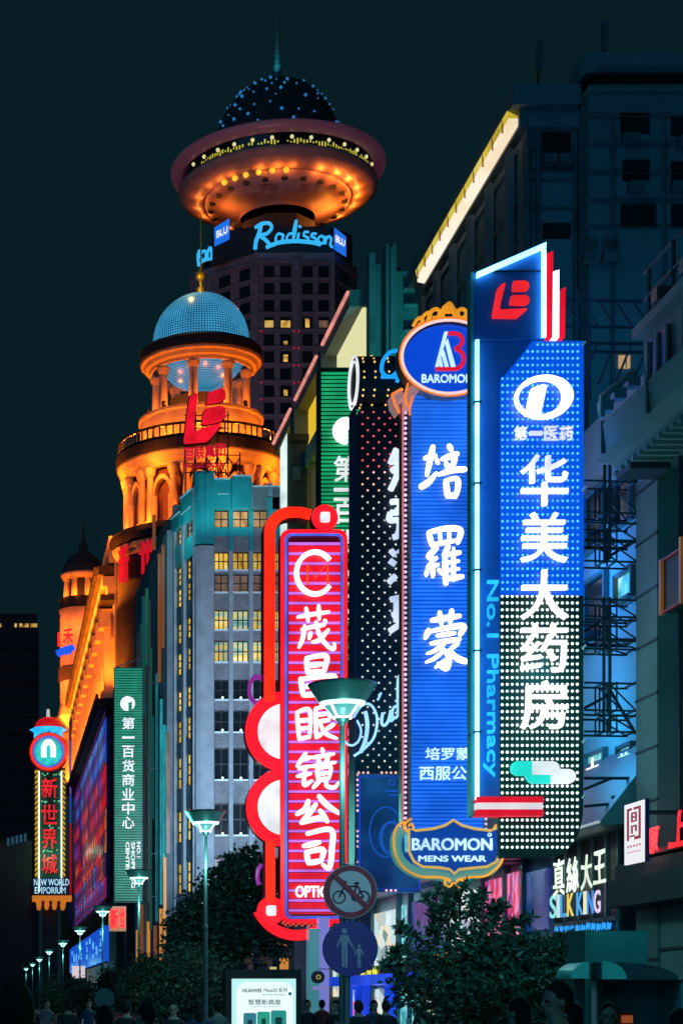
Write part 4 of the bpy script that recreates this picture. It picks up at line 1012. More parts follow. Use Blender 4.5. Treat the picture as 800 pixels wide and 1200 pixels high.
for st in ([H((266,312),(320,302),(388,292)), H((298,277),(306,328)), H((348,268),(350,320)), H((372,326),(376,332)), H((282,362),(330,350),(370,344)), H((292,348),(284,398),(270,432)), H((338,332),(352,385),(384,428),(408,440),(410,418)), H((386,364),(352,402),(324,412)), H((316,376),(310,398))],
           [H((300,476),(304,534)), H((300,476),(376,466),(374,512),(366,532)), H((308,506),(362,499)), H((304,535),(364,528)), H((276,558),(286,624)), H((276,560),(404,546),(400,572),(386,618)), H((290,590),(376,581)), H((288,624),(382,616))],
           [H((262,692),(270,800)), H((262,692),(312,684),(312,792)), H((272,726),(306,721)), H((272,758),(306,753)), H((270,797),(312,790)), H((336,676),(338,792)), H((336,678),(394,666),(388,724)), H((342,702),(386,696)), H((342,730),(386,722)), H((338,792),(362,776)), H((408,740),(374,762)), H((354,738),(376,776),(420,796))],
           [H((296,856),(262,906)), H((286,880),(318,870)), H((270,916),(314,906)), H((264,946),(316,936)), H((295,912),(290,980),(320,964)), H((362,838),(366,850)), H((326,872),(408,857)), H((346,877),(351,895)), H((386,870),(376,892)), H((320,907),(414,891)), H((341,918),(346,960)), H((341,918),(394,908),(389,955)), H((349,938),(386,932)), H((349,961),(386,954)), H((353,964),(326,992)), H((378,960),(381,985),(410,991),(427,972))],
           [H((306,1045),(295,1076),(262,1097)), H((350,1026),(380,1060),(426,1092)), H((336,1060),(306,1100),(279,1132)), H((283,1131),(345,1114),(374,1118)), H((354,1084),(382,1126))],
           [G_((350,415),(446,399),(450,478),(440,556),(414,544)), G_((335,466),(398,451)), G_((345,491),(353,536)), G_((345,492),(412,481),(406,526)), G_((353,537),(407,527))]):
    mb = MB()
    for q in st: stroke(mb, q, (2.5, 2.2) if len(st) > 8 else (3.1, 2.9), 50, -.17)
    mb.build('brush_character', M['character_white'], rs, True)
MB().ptext('OPTICAL', 345, 1038.5, 398, 1052, D, -.18, .06, .014).build('lettering', wh, rs)
mb = MB(); mb.ring(X(367.5,D), Z(673.5,D), 24*k, 27*k, 5*k, 5*k, D-.26, D-.14, 40, math.radians(38), math.radians(322)); mb.build('ring_logo', wh, rs)
mb = MB(); pxtube(mb, [(358.5,687),(358.5,663),(367.5,680),(382,661),(382,687)], D, .034, -.24, False); mb.build('logo_tube', em('logo_scarlet', (.95,.07,.015), 1.1), rs)
# pipes and discs at the left
def arc(cx, cy, r, a0, a1, n=14): return [(cx+r*math.cos(math.radians(a0+(a1-a0)*i/n)), cy-r*math.sin(math.radians(a0+(a1-a0)*i/n))) for i in range(n+1)]
def flatpipe(path, w, name, m):
    """flat channel of width w px with raised tubes along it"""
    L, R_ = [], []
    for i, p in enumerate(path):
        q0, q1 = path[max(0,i-1)], path[min(len(path)-1,i+1)]; t = Vector((q1[0]-q0[0], q1[1]-q0[1])).normalized(); nn = (-t.y, t.x)
        L.append((p[0]+nn[0]*w/2, p[1]+nn[1]*w/2)); R_.append((p[0]-nn[0]*w/2, p[1]-nn[1]*w/2))
    mb = MB()
    for i in range(len(path)-1): mb.pp([L[i], L[i+1], R_[i+1], R_[i]], D, .05, .55)
    c = mb.build(name+'_channel', M['panel_red'], rs)
    mb = MB()
    for o in (-.38, -.19, 0, .19, .38): pxtube(mb, [(p[0]*1+(l[0]-p[0])*2*o, p[1]+(l[1]-p[1])*2*o) for p, l in zip(path, L)], D, .022, .02, False, n=6)
    mb.build(name+'_tube', m, rs)
flatpipe([(316,822),(316,700)]+arc(341,625,25,180,90)[1:]+[(352,600),(364,603)], 14, 'arch', M['neon_redorange'])
flatpipe([(317,985),(317,1058)], 12, 'stem', M['neon_redorange'])
flatpipe(arc(348,1046,50,205,325,20), 13, 'foot_arch', M['neon_red'])
def disc(cx, cy, r, rw, square=False):
    mb = MB(); mb.disc(X(cx,D), Z(cy,D), r*k, r*k, D+.1, D+.5); mb.build('disc_back', M['panel_red'], rs)
    mb = MB()
    for j in range(5): 
        rr = (r-1-(r-rw-1)*j/4)*k; mb.tube([(X(cx,D)+rr*math.cos(2*PI*i/48), D+.06, Z(cy,D)+rr*math.sin(2*PI*i/48)) for i in range(48)], .032, 6, True)
    mb.build('disc_tube', M['neon_red'], rs)
    if square: MB().pp(rrect(cx-5.5, cy-6, cx+5.5, cy+6, 2), D, -.02, .099).build('white_lens', M['neon_white_soft'], rs)
    else: MB().disc(X(cx,D), Z(cy,D), rw*k, rw*k, D+.02, D+.098).build('white_lens', M['neon_white_soft'], rs)
disc(335, 857, 47, 33); disc(335, 946, 46, 33); disc(381, 606, 15, 7, True); disc(318, 1067, 16, 8, True)
mb = MB()
for r_ in (14, 17): mb.tube([(X(304,D)+r_*k*.6*math.cos(t), D+.45, Z(805,D)+r_*k*math.sin(t)) for t in [2*PI*i/30 for i in range(30)]], .03, 6, True)
mb.build('violet_hoop', em('hoop_violet', (.28,.02,.30), .9), rs)
mb = MB(); pxtube(mb, [(309,1012),(305,1018),(304,1028),(306,1036)], D, .06, .4); mb.build('hook_tube', M['hoop_violet'], rs)
mb = MB(); pxtube(mb, [(330,1083),(332,1080),(334,1085),(337,1081),(340,1085),(343,1082),(346,1085),(350,1082),(354,1085),(358,1081),(361,1085),(365,1082),(369,1085),(373,1079),(375,1084)], D, .022, -.05); mb.build('script_tube', em('script_scarlet', (.65,.05,.03), .9), rs)
mb = MB()
for y0 in (650, 700, 780, 870, 960, 1040):
    mb.box(X(407,D), 11.6, D+.25, D+.33, Z(y0+1.5,D), Z(y0-1.5,D)); mb.tube([(X(407,D), D+.3, Z(y0,D)), (X(424,D), D+.3, Z(y0+40,D))], .03, 5)
for px in (409, 422): mb.box(X(px,D)-.03, X(px,D)+.03, D+.35, D+.42, Z(1080,D), Z(640,D))
mb.build('support_truss', M['steel_truss'], rs)
mb = MB()
for i, y0 in enumerate((850, 862, 876, 884, 897)): mb.pp(rrect(412, y0, 419, y0+9, 2), D, .5, .6)
mb.build_each('back_lens', em('lens_lilac', (.50,.35,.65), .8), rs)
lamp(rs, (X(340,D), D-2.6, Z(860,D)), (1,.05,.12), 110, .8)  # added lamp in place of the sign's own red glow

# ------------------------------------------------------------------ black bulb sign with a drum on top
D = 38; k = D/F
ks = thing('black_bulb_sign', 'black sign dotted with pink and white bulbs, blue neon script and a drum on top', 'sign', (X(450,D), D, Z(1045,D)))
MB().pp([(417,488),(424,476),(492,476),(492,904),(417,904)], D, 0, .6).build('panel', M['panel_black'], ks)
mb = MB().pbox(415, 476, 416.9, 1046, D, -.05, .6); mb.build('edge_strip', M['panel_navy'], ks)
br, bw, bp_ = MB(), MB(), MB(); r = 0; y = 483
while y < 899:
    for c in range(6):
        px = 424.5+13*c if r % 2 == 0 else 429.7+13*c+1.0
        if px < 490: (br if y < 552 else bp_ if y < 580 else bw).dot(X(px,D), D-.003, Z(y,D), .023)
    y += 7.05; r += 1
for mb, m in ((br,'bulb_red'), (bw,'bulb_cream'), (bp_,'bulb_pink')):
    if m == 'bulb_pink': em(m, (1,.55,.5), 1.4)
    tag(mb.build('bulb_field', M[m], ks), kind='stuff')
def brush(mb, pts, d, w, y=-.1):
    pxtube(mb, pts, d, w, y)
for nm, st in (('徐', ([(458,533),(464,537)], [(463,528),(456,545)], [(468,546),(457,554)], [(463,552),(463,560),(456,576)], [(468,530),(461,545)], [(469,536),(480,548)], [(465,556),(480,554)], [(472,550),(472,572)])),
               ('弘', ([(456,590),(466,590),(466,601),(456,602)], [(456,602),(455,611),(466,612),(465,628),(459,631)], [(473,592),(470,610),(478,614)])),
               ('江', ([(456,646),(462,652)], [(466,645),(468,648)], [(455,658),(462,663)], [(462,676),(454,684)], [(470,652),(486,650)], [(477,652),(477,680)], [(468,682),(488,680)])),
               ('琅', ([(456,704),(470,701)], [(458,722),(468,719)], [(463,703),(463,730)], [(455,741),(468,732)], [(474,702),(474,736)]))):
    mb = MB()
    for q in st: brush(mb, q, D, .062)
    mb.build('neon_character', em('neon_ghost', (.62,.72,1.0), 1.2) if 'neon_ghost' not in M else M['neon_ghost'], ks)
mb = MB()
for q, w_ in ((H((533,688),(541,740),(534,800),(514,852)), .04), (H((486,712),(520,664),(556,664),(580,716),(568,790),(530,836),(488,866)), .026), (H((500,724),(516,764),(506,806),(478,824),(450,806),(446,766)), .022),
              (H((602,694),(598,734),(610,744),(626,722),(634,684)), .03), (H((634,690),(632,726),(646,718)), .026), (H((664,664),(644,676),(640,706),(654,714),(670,690)), .028), (H((660,692),(676,620),(680,560),(670,546),(662,572),(662,690)), .026), (H((664,668),(682,626),(684,668),(694,662)), .028), (H((582,644),(596,614)), .022)):
    pxtube(mb, q, D, w_, -.14)
mb.build('neon_script', em('script_blue_white', (.30,.62,1.0), 1.3), ks)
MB().pbox(418, 907, 492, 1045, D, 0, .5).build('poster_panel', M['poster_navy'], ks)
mb = MB(); loop = [(X(a,D), D-.02, Z(b,D)) for a, b in ((421,910),(491,910),(491,1042),(421,1042))]; mb.tube(loop, .012, 6, True); mb.build('poster_border', em('border_blue', (.01,.06,.7), 1), ks)
mb = MB(); mb.ring(X(452,D), Z(975,D), 20*k, 30*k, 1.5*k, 1.5*k, D-.02, -.0+D-.004, 40); mb.ring(X(458,D), Z(982,D), 14*k, 20*k, 4*k, 3*k, D-.02, D-.004, 40); mb.build('poster_swirl', em('swirl_blue', (.01,.09,.5), .8), ks)
mb = MB(); mb.ring(X(459,D), Z(917,D), 4*k, 4*k, 1*k, 1*k, D-.02, D-.004, 20); mb.pbox(450, 926, 470, 928, D, -.02, -.004); mb.pbox(453, 931, 468, 932.5, D, -.02, -.004); mb.build('poster_emblem', M['swirl_blue'], ks)
mb = MB()
for i in range(22):
    if not 7 < i < 11 and not 14 < i < 17: mb.dot(X(418.5,D), D-.01, Z(908+6*i,D), .026)
for i in range(12):
    if i not in (3,4): mb.dot(X(420+5.4*i,D), D-.01, Z(905.5,D), .026)
for i in (1, 2, 6, 7, 8): mb.dot(X(420+5.4*i,D), D-.01, Z(1043.5,D), .026)
tag(mb.build('border_bulb', M['bulb_pink'], ks), kind='stuff')
# drum
cyd = D+.2; zc_ = Z(445,D); R0 = 30*k
mb = MB(); n = 28; pr = []
vs = []
for i in range(n):
    a = 2*PI*i/n; vs += [(X(417,D), cyd+R0*math.cos(a), zc_+R0*math.sin(a)), (X(492,D), cyd+R0*math.cos(a), zc_+R0*math.sin(a))]
mb.add(vs, [(2*i, 2*i+1, 2*((i+1) % n)+1, 2*((i+1) % n)) for i in range(n)]+[tuple(range(0, 2*n, 2)), tuple(range(1, 2*n, 2))])
mb.build('drum', M['panel_black'], ks)
mb = MB(); mb.tube([(X(416,D), cyd+R0*math.cos(2*PI*i/n), zc_+R0*math.sin(2*PI*i/n)) for i in range(n)], .024, 6, True); mb.tube([(X(416,D), cyd+R0*.8*math.cos(2*PI*i/n), zc_+R0*.8*math.sin(2*PI*i/n)) for i in range(n)], .02, 6, True); mb.build('drum_hoop', M['neon_white_soft'], ks)
mb = MB()
for px in (423, 436, 452, 468, 484):
    for i in range(14):
        a = math.radians(95+170*i/13); 
        if i % 3 != 2: mb.ball((X(px,D), cyd+R0*1.01*math.cos(a), zc_+R0*1.01*math.sin(a)), .022, 6, 4)
tag(mb.build('drum_bulb', M['bulb_amber'], ks), kind='stuff')
mb = MB()
for q in ([(459,422),(450,424),(442,434),(441,446),(448,452),(456,449),(464,438),(468,428)], [(464,438),(462,449),(458,458)], [(440,452),(470,452)], [(459,442),(470,441)]): pxtube(mb, q, D, .04, -.55)
mb.build('drum_script', em('drum_blue', (.01,.30,.85), 1.2), ks)
mb = MB().box(X(440,D), X(480,D), D+.1, D+.5, Z(477,D), Z(470,D))
for y0 in (520, 640, 760, 880): mb.box(X(492,D)+.01, 10.4, D+.15, D+.3, Z(y0+2,D), Z(y0-2,D))
mb.build('support_frame', M['steel_truss'], ks)

# ------------------------------------------------------------------ blue menswear sign with oval head and shield foot
D = 33; k = D/F
bs = thing('blue_menswear_sign', 'blue tube sign with gold crowned oval head and a gold-edged shield at its foot', 'sign', (X(520,D), D, Z(1035,D)))
MB().pbox(480, 462, 566, 976, D, 0, .1).build('panel', M['panel_blue'], bs)
mb = MB(); random.seed(2)
y = 466
while y < 974:
    mb.box(X(481,D), X(565,D), D-.05, D-.012, Z(y,D)-.019, Z(y,D)+.019); y += 4.6+random.uniform(-.25,.25)
mb.build('tube_rows', M['neon_blue_tube'], bs)
MB().pbox(480.5, 462.5, 565.5, 975.5, D, -.008, -.003).build('glowing_back', M['neon_spill_blue'], bs)  # sheet emits in place of tube light falling on the panel
mb = MB()
for a, b in ((468.5, 471), (477, 479.8)): mb.pbox(a, 468, b, 976, D, -.12, .1)
mb.build('side_frame', M['copper'], bs)
MB().pbox(471.01, 468, 476.99, 976, D, -.05, .1).build('side_channel', M['panel_navy'], bs)
mb = MB()
for i in range(84): mb.dot(X(474,D), D-.055, Z(473+6*i,D), .030)
for i in range(3): mb.dot(X(568,D), D-.055, Z(960+6*i,D), .03)
tag(mb.build('bead_lamp', em('bead_lilac', (.75,.62,1.0), 1.2), bs), kind='stuff')
mb = MB(); mb.tube([(X(470,D), D-.14, Z(480,D)), (X(470,D), D-.14, Z(975,D))], .014, 6); mb.build('side_tube', em('tube_copper_pink', (.85,.22,.20), .8), bs)
ox, oz = X(521,D), Z(425,D)
MB().disc(ox, oz, 54*k, 42*k, D-.2, D+.05, 64).build('oval_panel', M['panel_blue'], bs)
MB().disc(ox, oz, 51*k, 39.5*k, D-.215, D-.203, 64).build('oval_glow', em('oval_blue', (.002,.062,.62), 1.0), bs)
mb = MB(); mb.ring(ox, oz, 58*k, 46*k, 4.5*k, 4.5*k, D-.3, D+.05, 64); mb.build('oval_frame', M['copper'], bs)
mb = MB(); mb.tube([(ox+54.5*k*math.cos(2*PI*i/64), D-.31, oz+42.5*k*math.sin(2*PI*i/64)) for i in range(64)], .026, 6, True); mb.build('oval_tube', em('oval_pink_white', (.95,.66,.60), 1.0), bs)
mb = MB(); mb.tube([(ox+57.5*k*math.cos(2*PI*i/64), D-.31, oz+45.5*k*math.sin(2*PI*i/64)) for i in range(64)], .016, 6, True); mb.build('oval_tube', M['neon_orange'], bs)
mb = MB()
for pts, r_ in (([(481,387),(485,380),(490,377),(492,382),(487,386)],.03),([(490,380),(494,374),(499,371),(501,376),(497,381)],.03),([(499,378),(502,370),(508,367),(512,371),(509,377),(504,377)],.035),([(511,379),(513,370),(518,367)],.035),([(515,378),(516,371),(522,369),(528,371),(529,378),(522,381),(516,378)],.04),([(516,366),(522,362),(528,366)],.035),([(519,364),(523,360),(527,364)],.03),([(522,372),(522,361)],.035),([(532,379),(531,370),(527,367)],.035),([(535,377),(540,377),(543,371),(538,367),(533,370),(534,378)],.035),([(544,381),(543,376),(546,371),(551,374),(550,381)],.03),([(553,386),(552,382),(555,377),(560,381),(563,388)],.03)):
    pxtube(mb, pts, D, r_, -.2)
mb.build('crown_scrolls', em('crown_gold', (.85,.32,.01), 1.0, base=(.5,.3,.05)), bs)
ice = em('logo_ice', (.60,.90,1.0), 1.1)
mb = MB(); mb.pp([(506,435),(516.5,395),(520,395),(518,404),(509.5,435)], D, -.28, -.22); mb.pp([(517.5,407),(520,403),(529,435),(524.5,435)], D, -.28, -.22); mb.pp([(513.5,421),(515.5,416),(521,435),(517.5,435)], D, -.28, -.22); mb.pp([(511,430),(512.5,426),(514.5,435),(511.5,435)], D, -.28, -.22)
mb.build('logo_letter', ice, bs)
mb = MB(); pxtube(mb, [(521,397),(528,396.5),(535,399),(537.5,405),(535,411),(530,414.5),(536,418),(539,425),(537,433),(531,437.5),(524,438),(506.5,438)], D, .036, -.25); mb.build('logo_letter', em('logo_crimson', (.75,.006,.03), 1.0), bs)
MB().ptext('BAROMON', 490.5, 443.5, 550, 453.5, D, -.22, .04, .016).build('lettering', ice, bs)
# brush characters: broad strokes with swelling width
for st in ((([(500,540),(512,537)],(2.6,2.2)), ([(509,527),(505,545),(502,560)],(3,2)), ([(496,573),(505,567),(513,557)],(3.6,1.6)), ([(513,541),(515,546)],(2,2)), ([(528,526),(531,531)],(3,2)), ([(520,541),(537,535)],(2.4,3)), ([(524,545),(527,552)],(2,2.6)), ([(535,540),(531,552)],(3,1.8)), ([(516,559),(532,554),(546,553)],(2.2,3.2)), ([(524,566),(526,584)],(2.6,3)), ([(524,566),(537,564),(538,575),(535,585)],(2.2,2.8)), ([(527,584),(536,583)],(3,2.2))),
           (([(504,627),(508,642)],(2.6,2.6)), ([(505,626),(525,622),(541,624),(538,638)],(2.6,3)), ([(508,641),(536,636)],(2.2,2.2)), ([(517,627),(518,638)],(1.8,1.8)), ([(528,625),(528,636)],(1.8,1.8)), ([(513,645),(504,655),(513,657)],(3,2)), ([(513,656),(503,668),(515,664)],(2,2)), ([(509,667),(509,678)],(2.4,2)), ([(502,672),(501,677)],(2.2,1.6)), ([(516,670),(519,675)],(2.2,1.6)), ([(527,643),(521,654)],(2.8,1.8)), ([(523,652),(524,686)],(2.4,3)), ([(524,653),(540,650)],(2,2.6)), ([(533,645),(533,682)],(1.8,2.2)), ([(525,662),(539,660)],(1.8,1.8)), ([(525,671),(539,669)],(1.8,1.8)), ([(525,681),(543,678)],(2.2,2.8))),
           (([(508,729),(540,724)],(2.6,2.6)), ([(517,720),(519,734)],(2.6,2)), ([(531,718),(529,732)],(2.8,2)), ([(504,741),(500,750)],(3,2)), ([(506,742),(530,737),(545,736),(541,745)],(2.2,3)), ([(514,747),(534,744)],(2,2.2)), ([(507,756),(540,751)],(2.2,2.4)), ([(524,754),(512,764),(502,768)],(2.4,1.4)), ([(517,761),(527,770),(525,785),(516,780)],(2.6,2.8)), ([(519,767),(510,774),(501,778)],(2.2,1.4)), ([(523,776),(512,784)],(2.2,1.4)), ([(538,756),(529,763)],(2.4,1.6)), ([(528,764),(537,773),(547,777)],(2.2,3.4)))):
    mb = MB()
    for pts, w in st: stroke(mb, [(a-4.5, b) for a, b in pts], [v*1.18 for v in w])
    mb.build('brush_character', M['neon_white'], bs, True)
MB().ptext('培罗蒙', 496.5, 877, 548.5, 891.5, D, -.12, .04, .006).build('lettering', M['logo_ice'], bs)
MB().ptext('西服公司', 489.5, 899, 562, 915, D, -.12, .04, .006).build('lettering', M['logo_ice'], bs)
# shield foot
sh = [(472,974),(480,976),(500,974),(514,970),(523.5,964),(533,970),(548,974),(566,976),(576,973),(577,985),(577,1002),(573,1012),(562,1018),(540,1020),(530,1021),(524.5,1026),(519,1021),(508,1019),(488,1018),(478,1012),(472,1000)]
MB().pp(sh, D, -.45, -.1).build('shield', em('shield_blue', (.002,.035,.24), .9, base=(.02,.08,.3)), bs)
def offs(poly, o):
    c = (524.5, 996); return [(c[0]+(a-c[0])*(1+o/52), c[1]+(b-c[1])*(1+o/26)) for a, b in poly]
mb = MB(); pxtube(mb, [p for p in sh], D, .024, -.47, False, True); mb.build('shield_edge', em('shield_gold', (.75,.42,.05), .8, base=(.6,.4,.1)), bs)
mb = MB()
for pts, w in (([(466,974),(460,984),(461,1003),(470,1016),(485,1024),(505,1026),(518,1029),(524,1033)], .105), ([(578,1008),(570,1020),(552,1025),(535,1027),(526,1033)], .095)): 
    pxtube(mb, pts, D, w, -.28)
mb.build('shield_mantle', em('mantle_teal', (.05,.26,.23), .7, base=(.3,.45,.4)), bs, True)
mb = MB()
for pts in ([(470,966),(460,970),(455,985),(458,1005),(468,1020),(486,1029),(508,1030),(520,1033)], [(583,1000),(578,1015),(562,1028),(542,1030),(528,1034)], [(524,1036),(519,1041),(514,1037),(517,1032),(521,1035)], [(526,1036),(531,1041),(536,1036),(532,1032),(528,1035)], [(476,962),(470,966),(468,973),(473,978),(478,974),(476,968),(472,971)], [(575,962),(580,966),(580,974),(575,978),(571,974),(574,969)]):
    pxtube(mb, pts, D, .020, -.42)
mb.build('gold_scroll', M['crown_gold'], bs)
mb = MB(); mb.pp([(480,455),(488,462),(480,470),(476,484),(470,482),(468,470),(472,462)], D, -.25, .1); mb.pp([(455,468),(467,462),(470,470),(462,476),(466,486),(463,489),(457,479)], D, -.25, .1); mb.build('bracket_scroll', em('scroll_copper', (.40,.20,.20), .6, base=(.6,.4,.35)), bs)
mb = MB()
for pts in ([(455,468),(459,480),(464,490)], [(455,468),(467,461)], [(474,455),(471,468),(472,482)], [(480,470),(476,484),(476,492)]): pxtube(mb, pts, D, .02, -.27)
mb.build('bracket_tube', M['neon_orange'], bs)
MB().ptext('BAROMON', 475.5, 985, 568, 999, D, -.48, .05, .016).build('lettering', ice, bs)
MB().ptext('MENS WEAR', 483, 1005, 561, 1012, D, -.48, .04, .012).build('lettering', ice, bs)
mb = MB(); mb.ring(X(565,D), Z(981,D), 2.3*k, 2.3*k, 1*k, 1*k, D-.5, D-.46, 14); mb.build('small_ring', ice, bs)
mb = MB()
for y0 in (500, 620, 740, 860, 950): mb.box(X(566,D)+.01, 10.3, D+.2, D+.32, Z(y0+3,D), Z(y0-3,D))
mb.build('support_beam', M['steel_truss'], bs)

# ------------------------------------------------------------------ pharmacy sign, nearest
D = 28.5; k = D/F
ps = thing('pharmacy_sign', 'tall blue pharmacy sign of glowing dots, white characters and a slanted lit head', 'sign', (X(620,D), D, Z(1005,D)))
MB().pp([(553,322),(637,285),(637,399),(553,399)], D, -.05, .12).build('head_panel', mat('head_blue', (.03,.16,.62), .45, var=.1), ps)
MB().pp([(549.5,322),(552.95,320.5),(552.95,957),(549.5,957)], D, -.08, .13).build('edge_plate', mat('edge_teal', (.10,.42,.48), .4, var=.1), ps)
MB().pp([(585.1,399.5),(632,399.5),(632,402),(600,430),(585.1,450)], D, -.003, .1).build('corner_panel', M['head_blue'], ps)
MB().pbox(553, 400, 585, 956, D, 0, .12).build('side_panel', M['head_blue'], ps)
mb = MB(); mb.pp([(556,323),(636.5,288),(636.5,294),(556,329)], D, -.14, -.08); mb.build('slant_tube', M['neon_ice'], ps)
mb = MB(); mb.pbox(632, 296, 636.5, 398, D, -.14, -.08); mb.build('upright_tube', M['neon_ice'], ps)
mb = MB()
for a, b in ((401,473),(475,568),(570,669),(671,763),(765,858),(860,938)): mb.pbox(555, a, 559, b, D, -.12, -.05)
mb.build('edge_light_tube', M['neon_ice'], ps)
mb = MB()
for y in (474, 569, 670, 764, 859): mb.pbox(552.99, y-.8, 561, y+.8, D, -.16, -.01); mb.tube([P(548,y+4,D-.05), P(553,y,D-.05)], .012, 5)
mb.box(X(553,D), X(637,D), D-.09, D-.052, Z(320,D), Z(319.2,D))
mb.build_each('tube_clip', M['dark_metal'], ps)
logo(ps, 574.5, 331.5, 618, 376, D, -.10, -.07, em('logo_hot_red', (.95,.020,.03), 1.0), [[(260,288),(262,300),(228,440),(234,456),(398,448),(400,456),(333,512),(182,510),(180,490),(208,335),(236,300)], [(316,278),(385,275),(405,285),(413,303),(412,322),(400,338),(388,343),(306,344),(306,300)], [(308,366),(395,366),(408,374),(415,390),(412,412),(400,424),(380,431),(292,428),(288,416),(296,376)]])
mr = em('bar_crimson', (.62,.004,.02), 1.2)
MB().pp([(638.5,300),(645.5,297),(644.5,398),(637.6,398)], D, -.1, .1).build('red_bar', mr, ps)
MB().pp([(646,321),(652.5,319),(652,398),(645.2,398)], D, -.1, .1).build('white_bar', M['neon_white'], ps)
MB().pp([(653,343),(660,339),(659,398),(652.6,398)], D, -.1, .1).build('red_bar', mr, ps)
blue_poly = [(585.2,698),(585.2,448),(594,436),(604,424),(612,414),(622,401),(623,400),(683,400),(683,698)]
MB().pp([(585.2,400),(683,400),(683,945)]+[(683-38*(1-math.cos(t)), 945+60*math.sin(t)) for t in [PI/2*i/8 for i in range(1,9)]]+[(585.2,1005)], D, 0, .14).build('board', M['panel_green'] if 0 else mat('board_dark', (.006,.045,.045), .45), ps)
MB().pp(blue_poly, D, -.02, -.004).build('blue_field', em('field_blue', (.001,.085,.66), 1.0), ps)
bi, bw = MB(), MB()
dx = 5.86
for r_ in range(75):
    y = 404.5+7.95*r_
    if y > 1000: break
    for c in range(17):
        px = 588+dx*c
        if px > 681: continue
        if y < 446 and px < 585+43*(446-y)/46: continue
        if y > 945 and px > 683-38*(1-math.sqrt(max(0, 1-((y-945)/60)**2)))-2.5: continue
        (bi if y < 695 else bw).dot(X(px,D), D-.021 if y < 695 else D-.002, Z(y,D), .0215 if y < 695 else .024)
tag(bi.build('bulb_field', M['bulb_ice'], ps), kind='stuff'); tag(bw.build('bulb_field', M['bulb_white'], ps), kind='stuff')
for ch, y0, y1 in (('华',536,595),('美',603,661),('大',670,728),('药',733,789),('房',799,856)):
    MB().ptext(ch, 607, y0, 662, y1, D, -.12, .1, .006).build('character', M['character_white'], ps)
for i, ch in enumerate('第一医药'): MB().ptext(ch, 600+17.7*i, 502+(6 if ch == '一' else 0), 615+17.7*i, 518-(6 if ch == '一' else 0), D, -.1, .07, 0, 0, .015).build('character', M['neon_white_soft'], ps)
mb = MB(); cx_, cz_ = X(634,D), Z(468.5,D); n = 56; out, inn = [], []
for i in range(n):
    a = 2*PI*i/n; out.append((634+34*math.cos(a)+2*math.sin(a), 468.5-25.5*math.sin(a))); inn.append((631.5+27.5*math.cos(a)*(.86 if math.cos(a) > 0 else 1)+2*math.sin(a), 469-20*math.sin(a)))
for i in range(n): j = (i+1) % n; mb.pp([out[i], out[j], inn[j], inn[i]], D, -.16, -.08)
mb.build('oval_logo', wh, ps)
MB().pp([(619,459),(633,454),(637,456),(629,492),(612,490)], D, -.165, -.075).build('oval_logo_stem', wh, ps)
kk = k
MB().text('No.1 Pharmacy', (X(565,D), D-.06, Z(681,D)), (0,0,-(911-681)*kk), (17.5*kk,0,0), (0,-1,0), .008, .05).build('lettering', em('letter_cyan', (.02,.48,.85), 1.1), ps)
for pts, m in ((rrect(596,893,640,910,8), 'neon_turquoise'), (rrect(614,902,662,919,8), 'neon_turquoise')):
    if m not in M: em(m, (.02,.80,.68), 1.05)
MB().pp(rrect(596,893,628,910,8), D, -.12, -.05).build('capsule_half', M['neon_turquoise'], ps)
MB().pp([(613,909),(613,911)]+[(614+8*(1-math.cos(t)),911+8*math.sin(t)) for t in [PI/2*i/5 for i in range(1,6)]]+[(642,919),(642,909)], D, -.118, -.048).build('capsule_half', M['neon_turquoise'], ps)
MB().pp([(620.5,893.1)]+[(644+9*math.sin(t),893.1+9*(1-math.cos(t))) for t in [PI/2*i/5 for i in range(6)]]+[(663,902.3)]+[(663+8.5*math.sin(t),910.8-8.5*math.cos(t)) for t in [PI*i/10 for i in range(11)]]+[(642,919.4),(642,909),(620.5,909)], D, -.125, -.055).build('capsule_half', M['neon_white_soft'], ps)
MB().pbox(555, 935, 632, 942, D, -.2, .1).build('red_bar', mr, ps); MB().pbox(555, 942.1, 631.5, 949.9, D, -.18, .1).build('white_bar', em('bar_white', (.8,.72,.78), .95), ps); MB().pbox(555, 950, 632, 957.5, D, -.2, .1).build('red_bar', mr, ps)
mb = MB()
for y in (404, 575, 760, 870, 935): mb.tube([P(682,y,D-.1), P(686,y-4,D-.1)], .02, 5)
mb.build_each('spot_arm', M['white_trim'], ps)
lamp(ps, (X(640,D), D-1.2, Z(560,D)), (.02,.25,1), 26, .8); lamp(ps, (9.25, 31.6, 8.6), (.01,.27,1), 135, .6); lamp(ps, (9.25, 31.2, 6.2), (.01,.40,.9), 80, .6); lamp(ps, (X(640,D), D-1.2, Z(860,D)), (.1,.8,.9), 20, .8)  # added lamps in place of the sign's glow on board and wall
# lattice brackets between the sign and the wall
mb = MB()
def trussbay(y0, y1, x0=684, x1=744):
    for o in (0, .45):
        for y in (y0, y1): mb.tube([P(x0,y,D+.1)+Vector((0,o,0)), (9.7, D+.1+o, Z(y,D))], .017, 6)
        for px in (x0+24, x0+29, x0+38): mb.tube([P(px,y0,D+.1)+Vector((0,o,0)), P(px,y1,D+.1)+Vector((0,o,0))], .015, 6)
        mb.tube([P(x0+28,y0,D+.1)+Vector((0,o,0)), P(x1,y1,D+.1)+Vector((0,o,0))], .014, 6)
    for px in (x0+24, x0+38, x1): mb.tube([P(px,y0,D+.1), P(px,y0,D+.1)+Vector((0,.45,0))], .02, 5); mb.tube([P(px,y1,D+.1), P(px,y1,D+.1)+Vector((0,.45,0))], .02, 5)
for y0, y1 in ((563,600),(612,632),(634,657),(702,722),(726,748),(750,760),(800,832),(838,857)): trussbay(y0, y1)
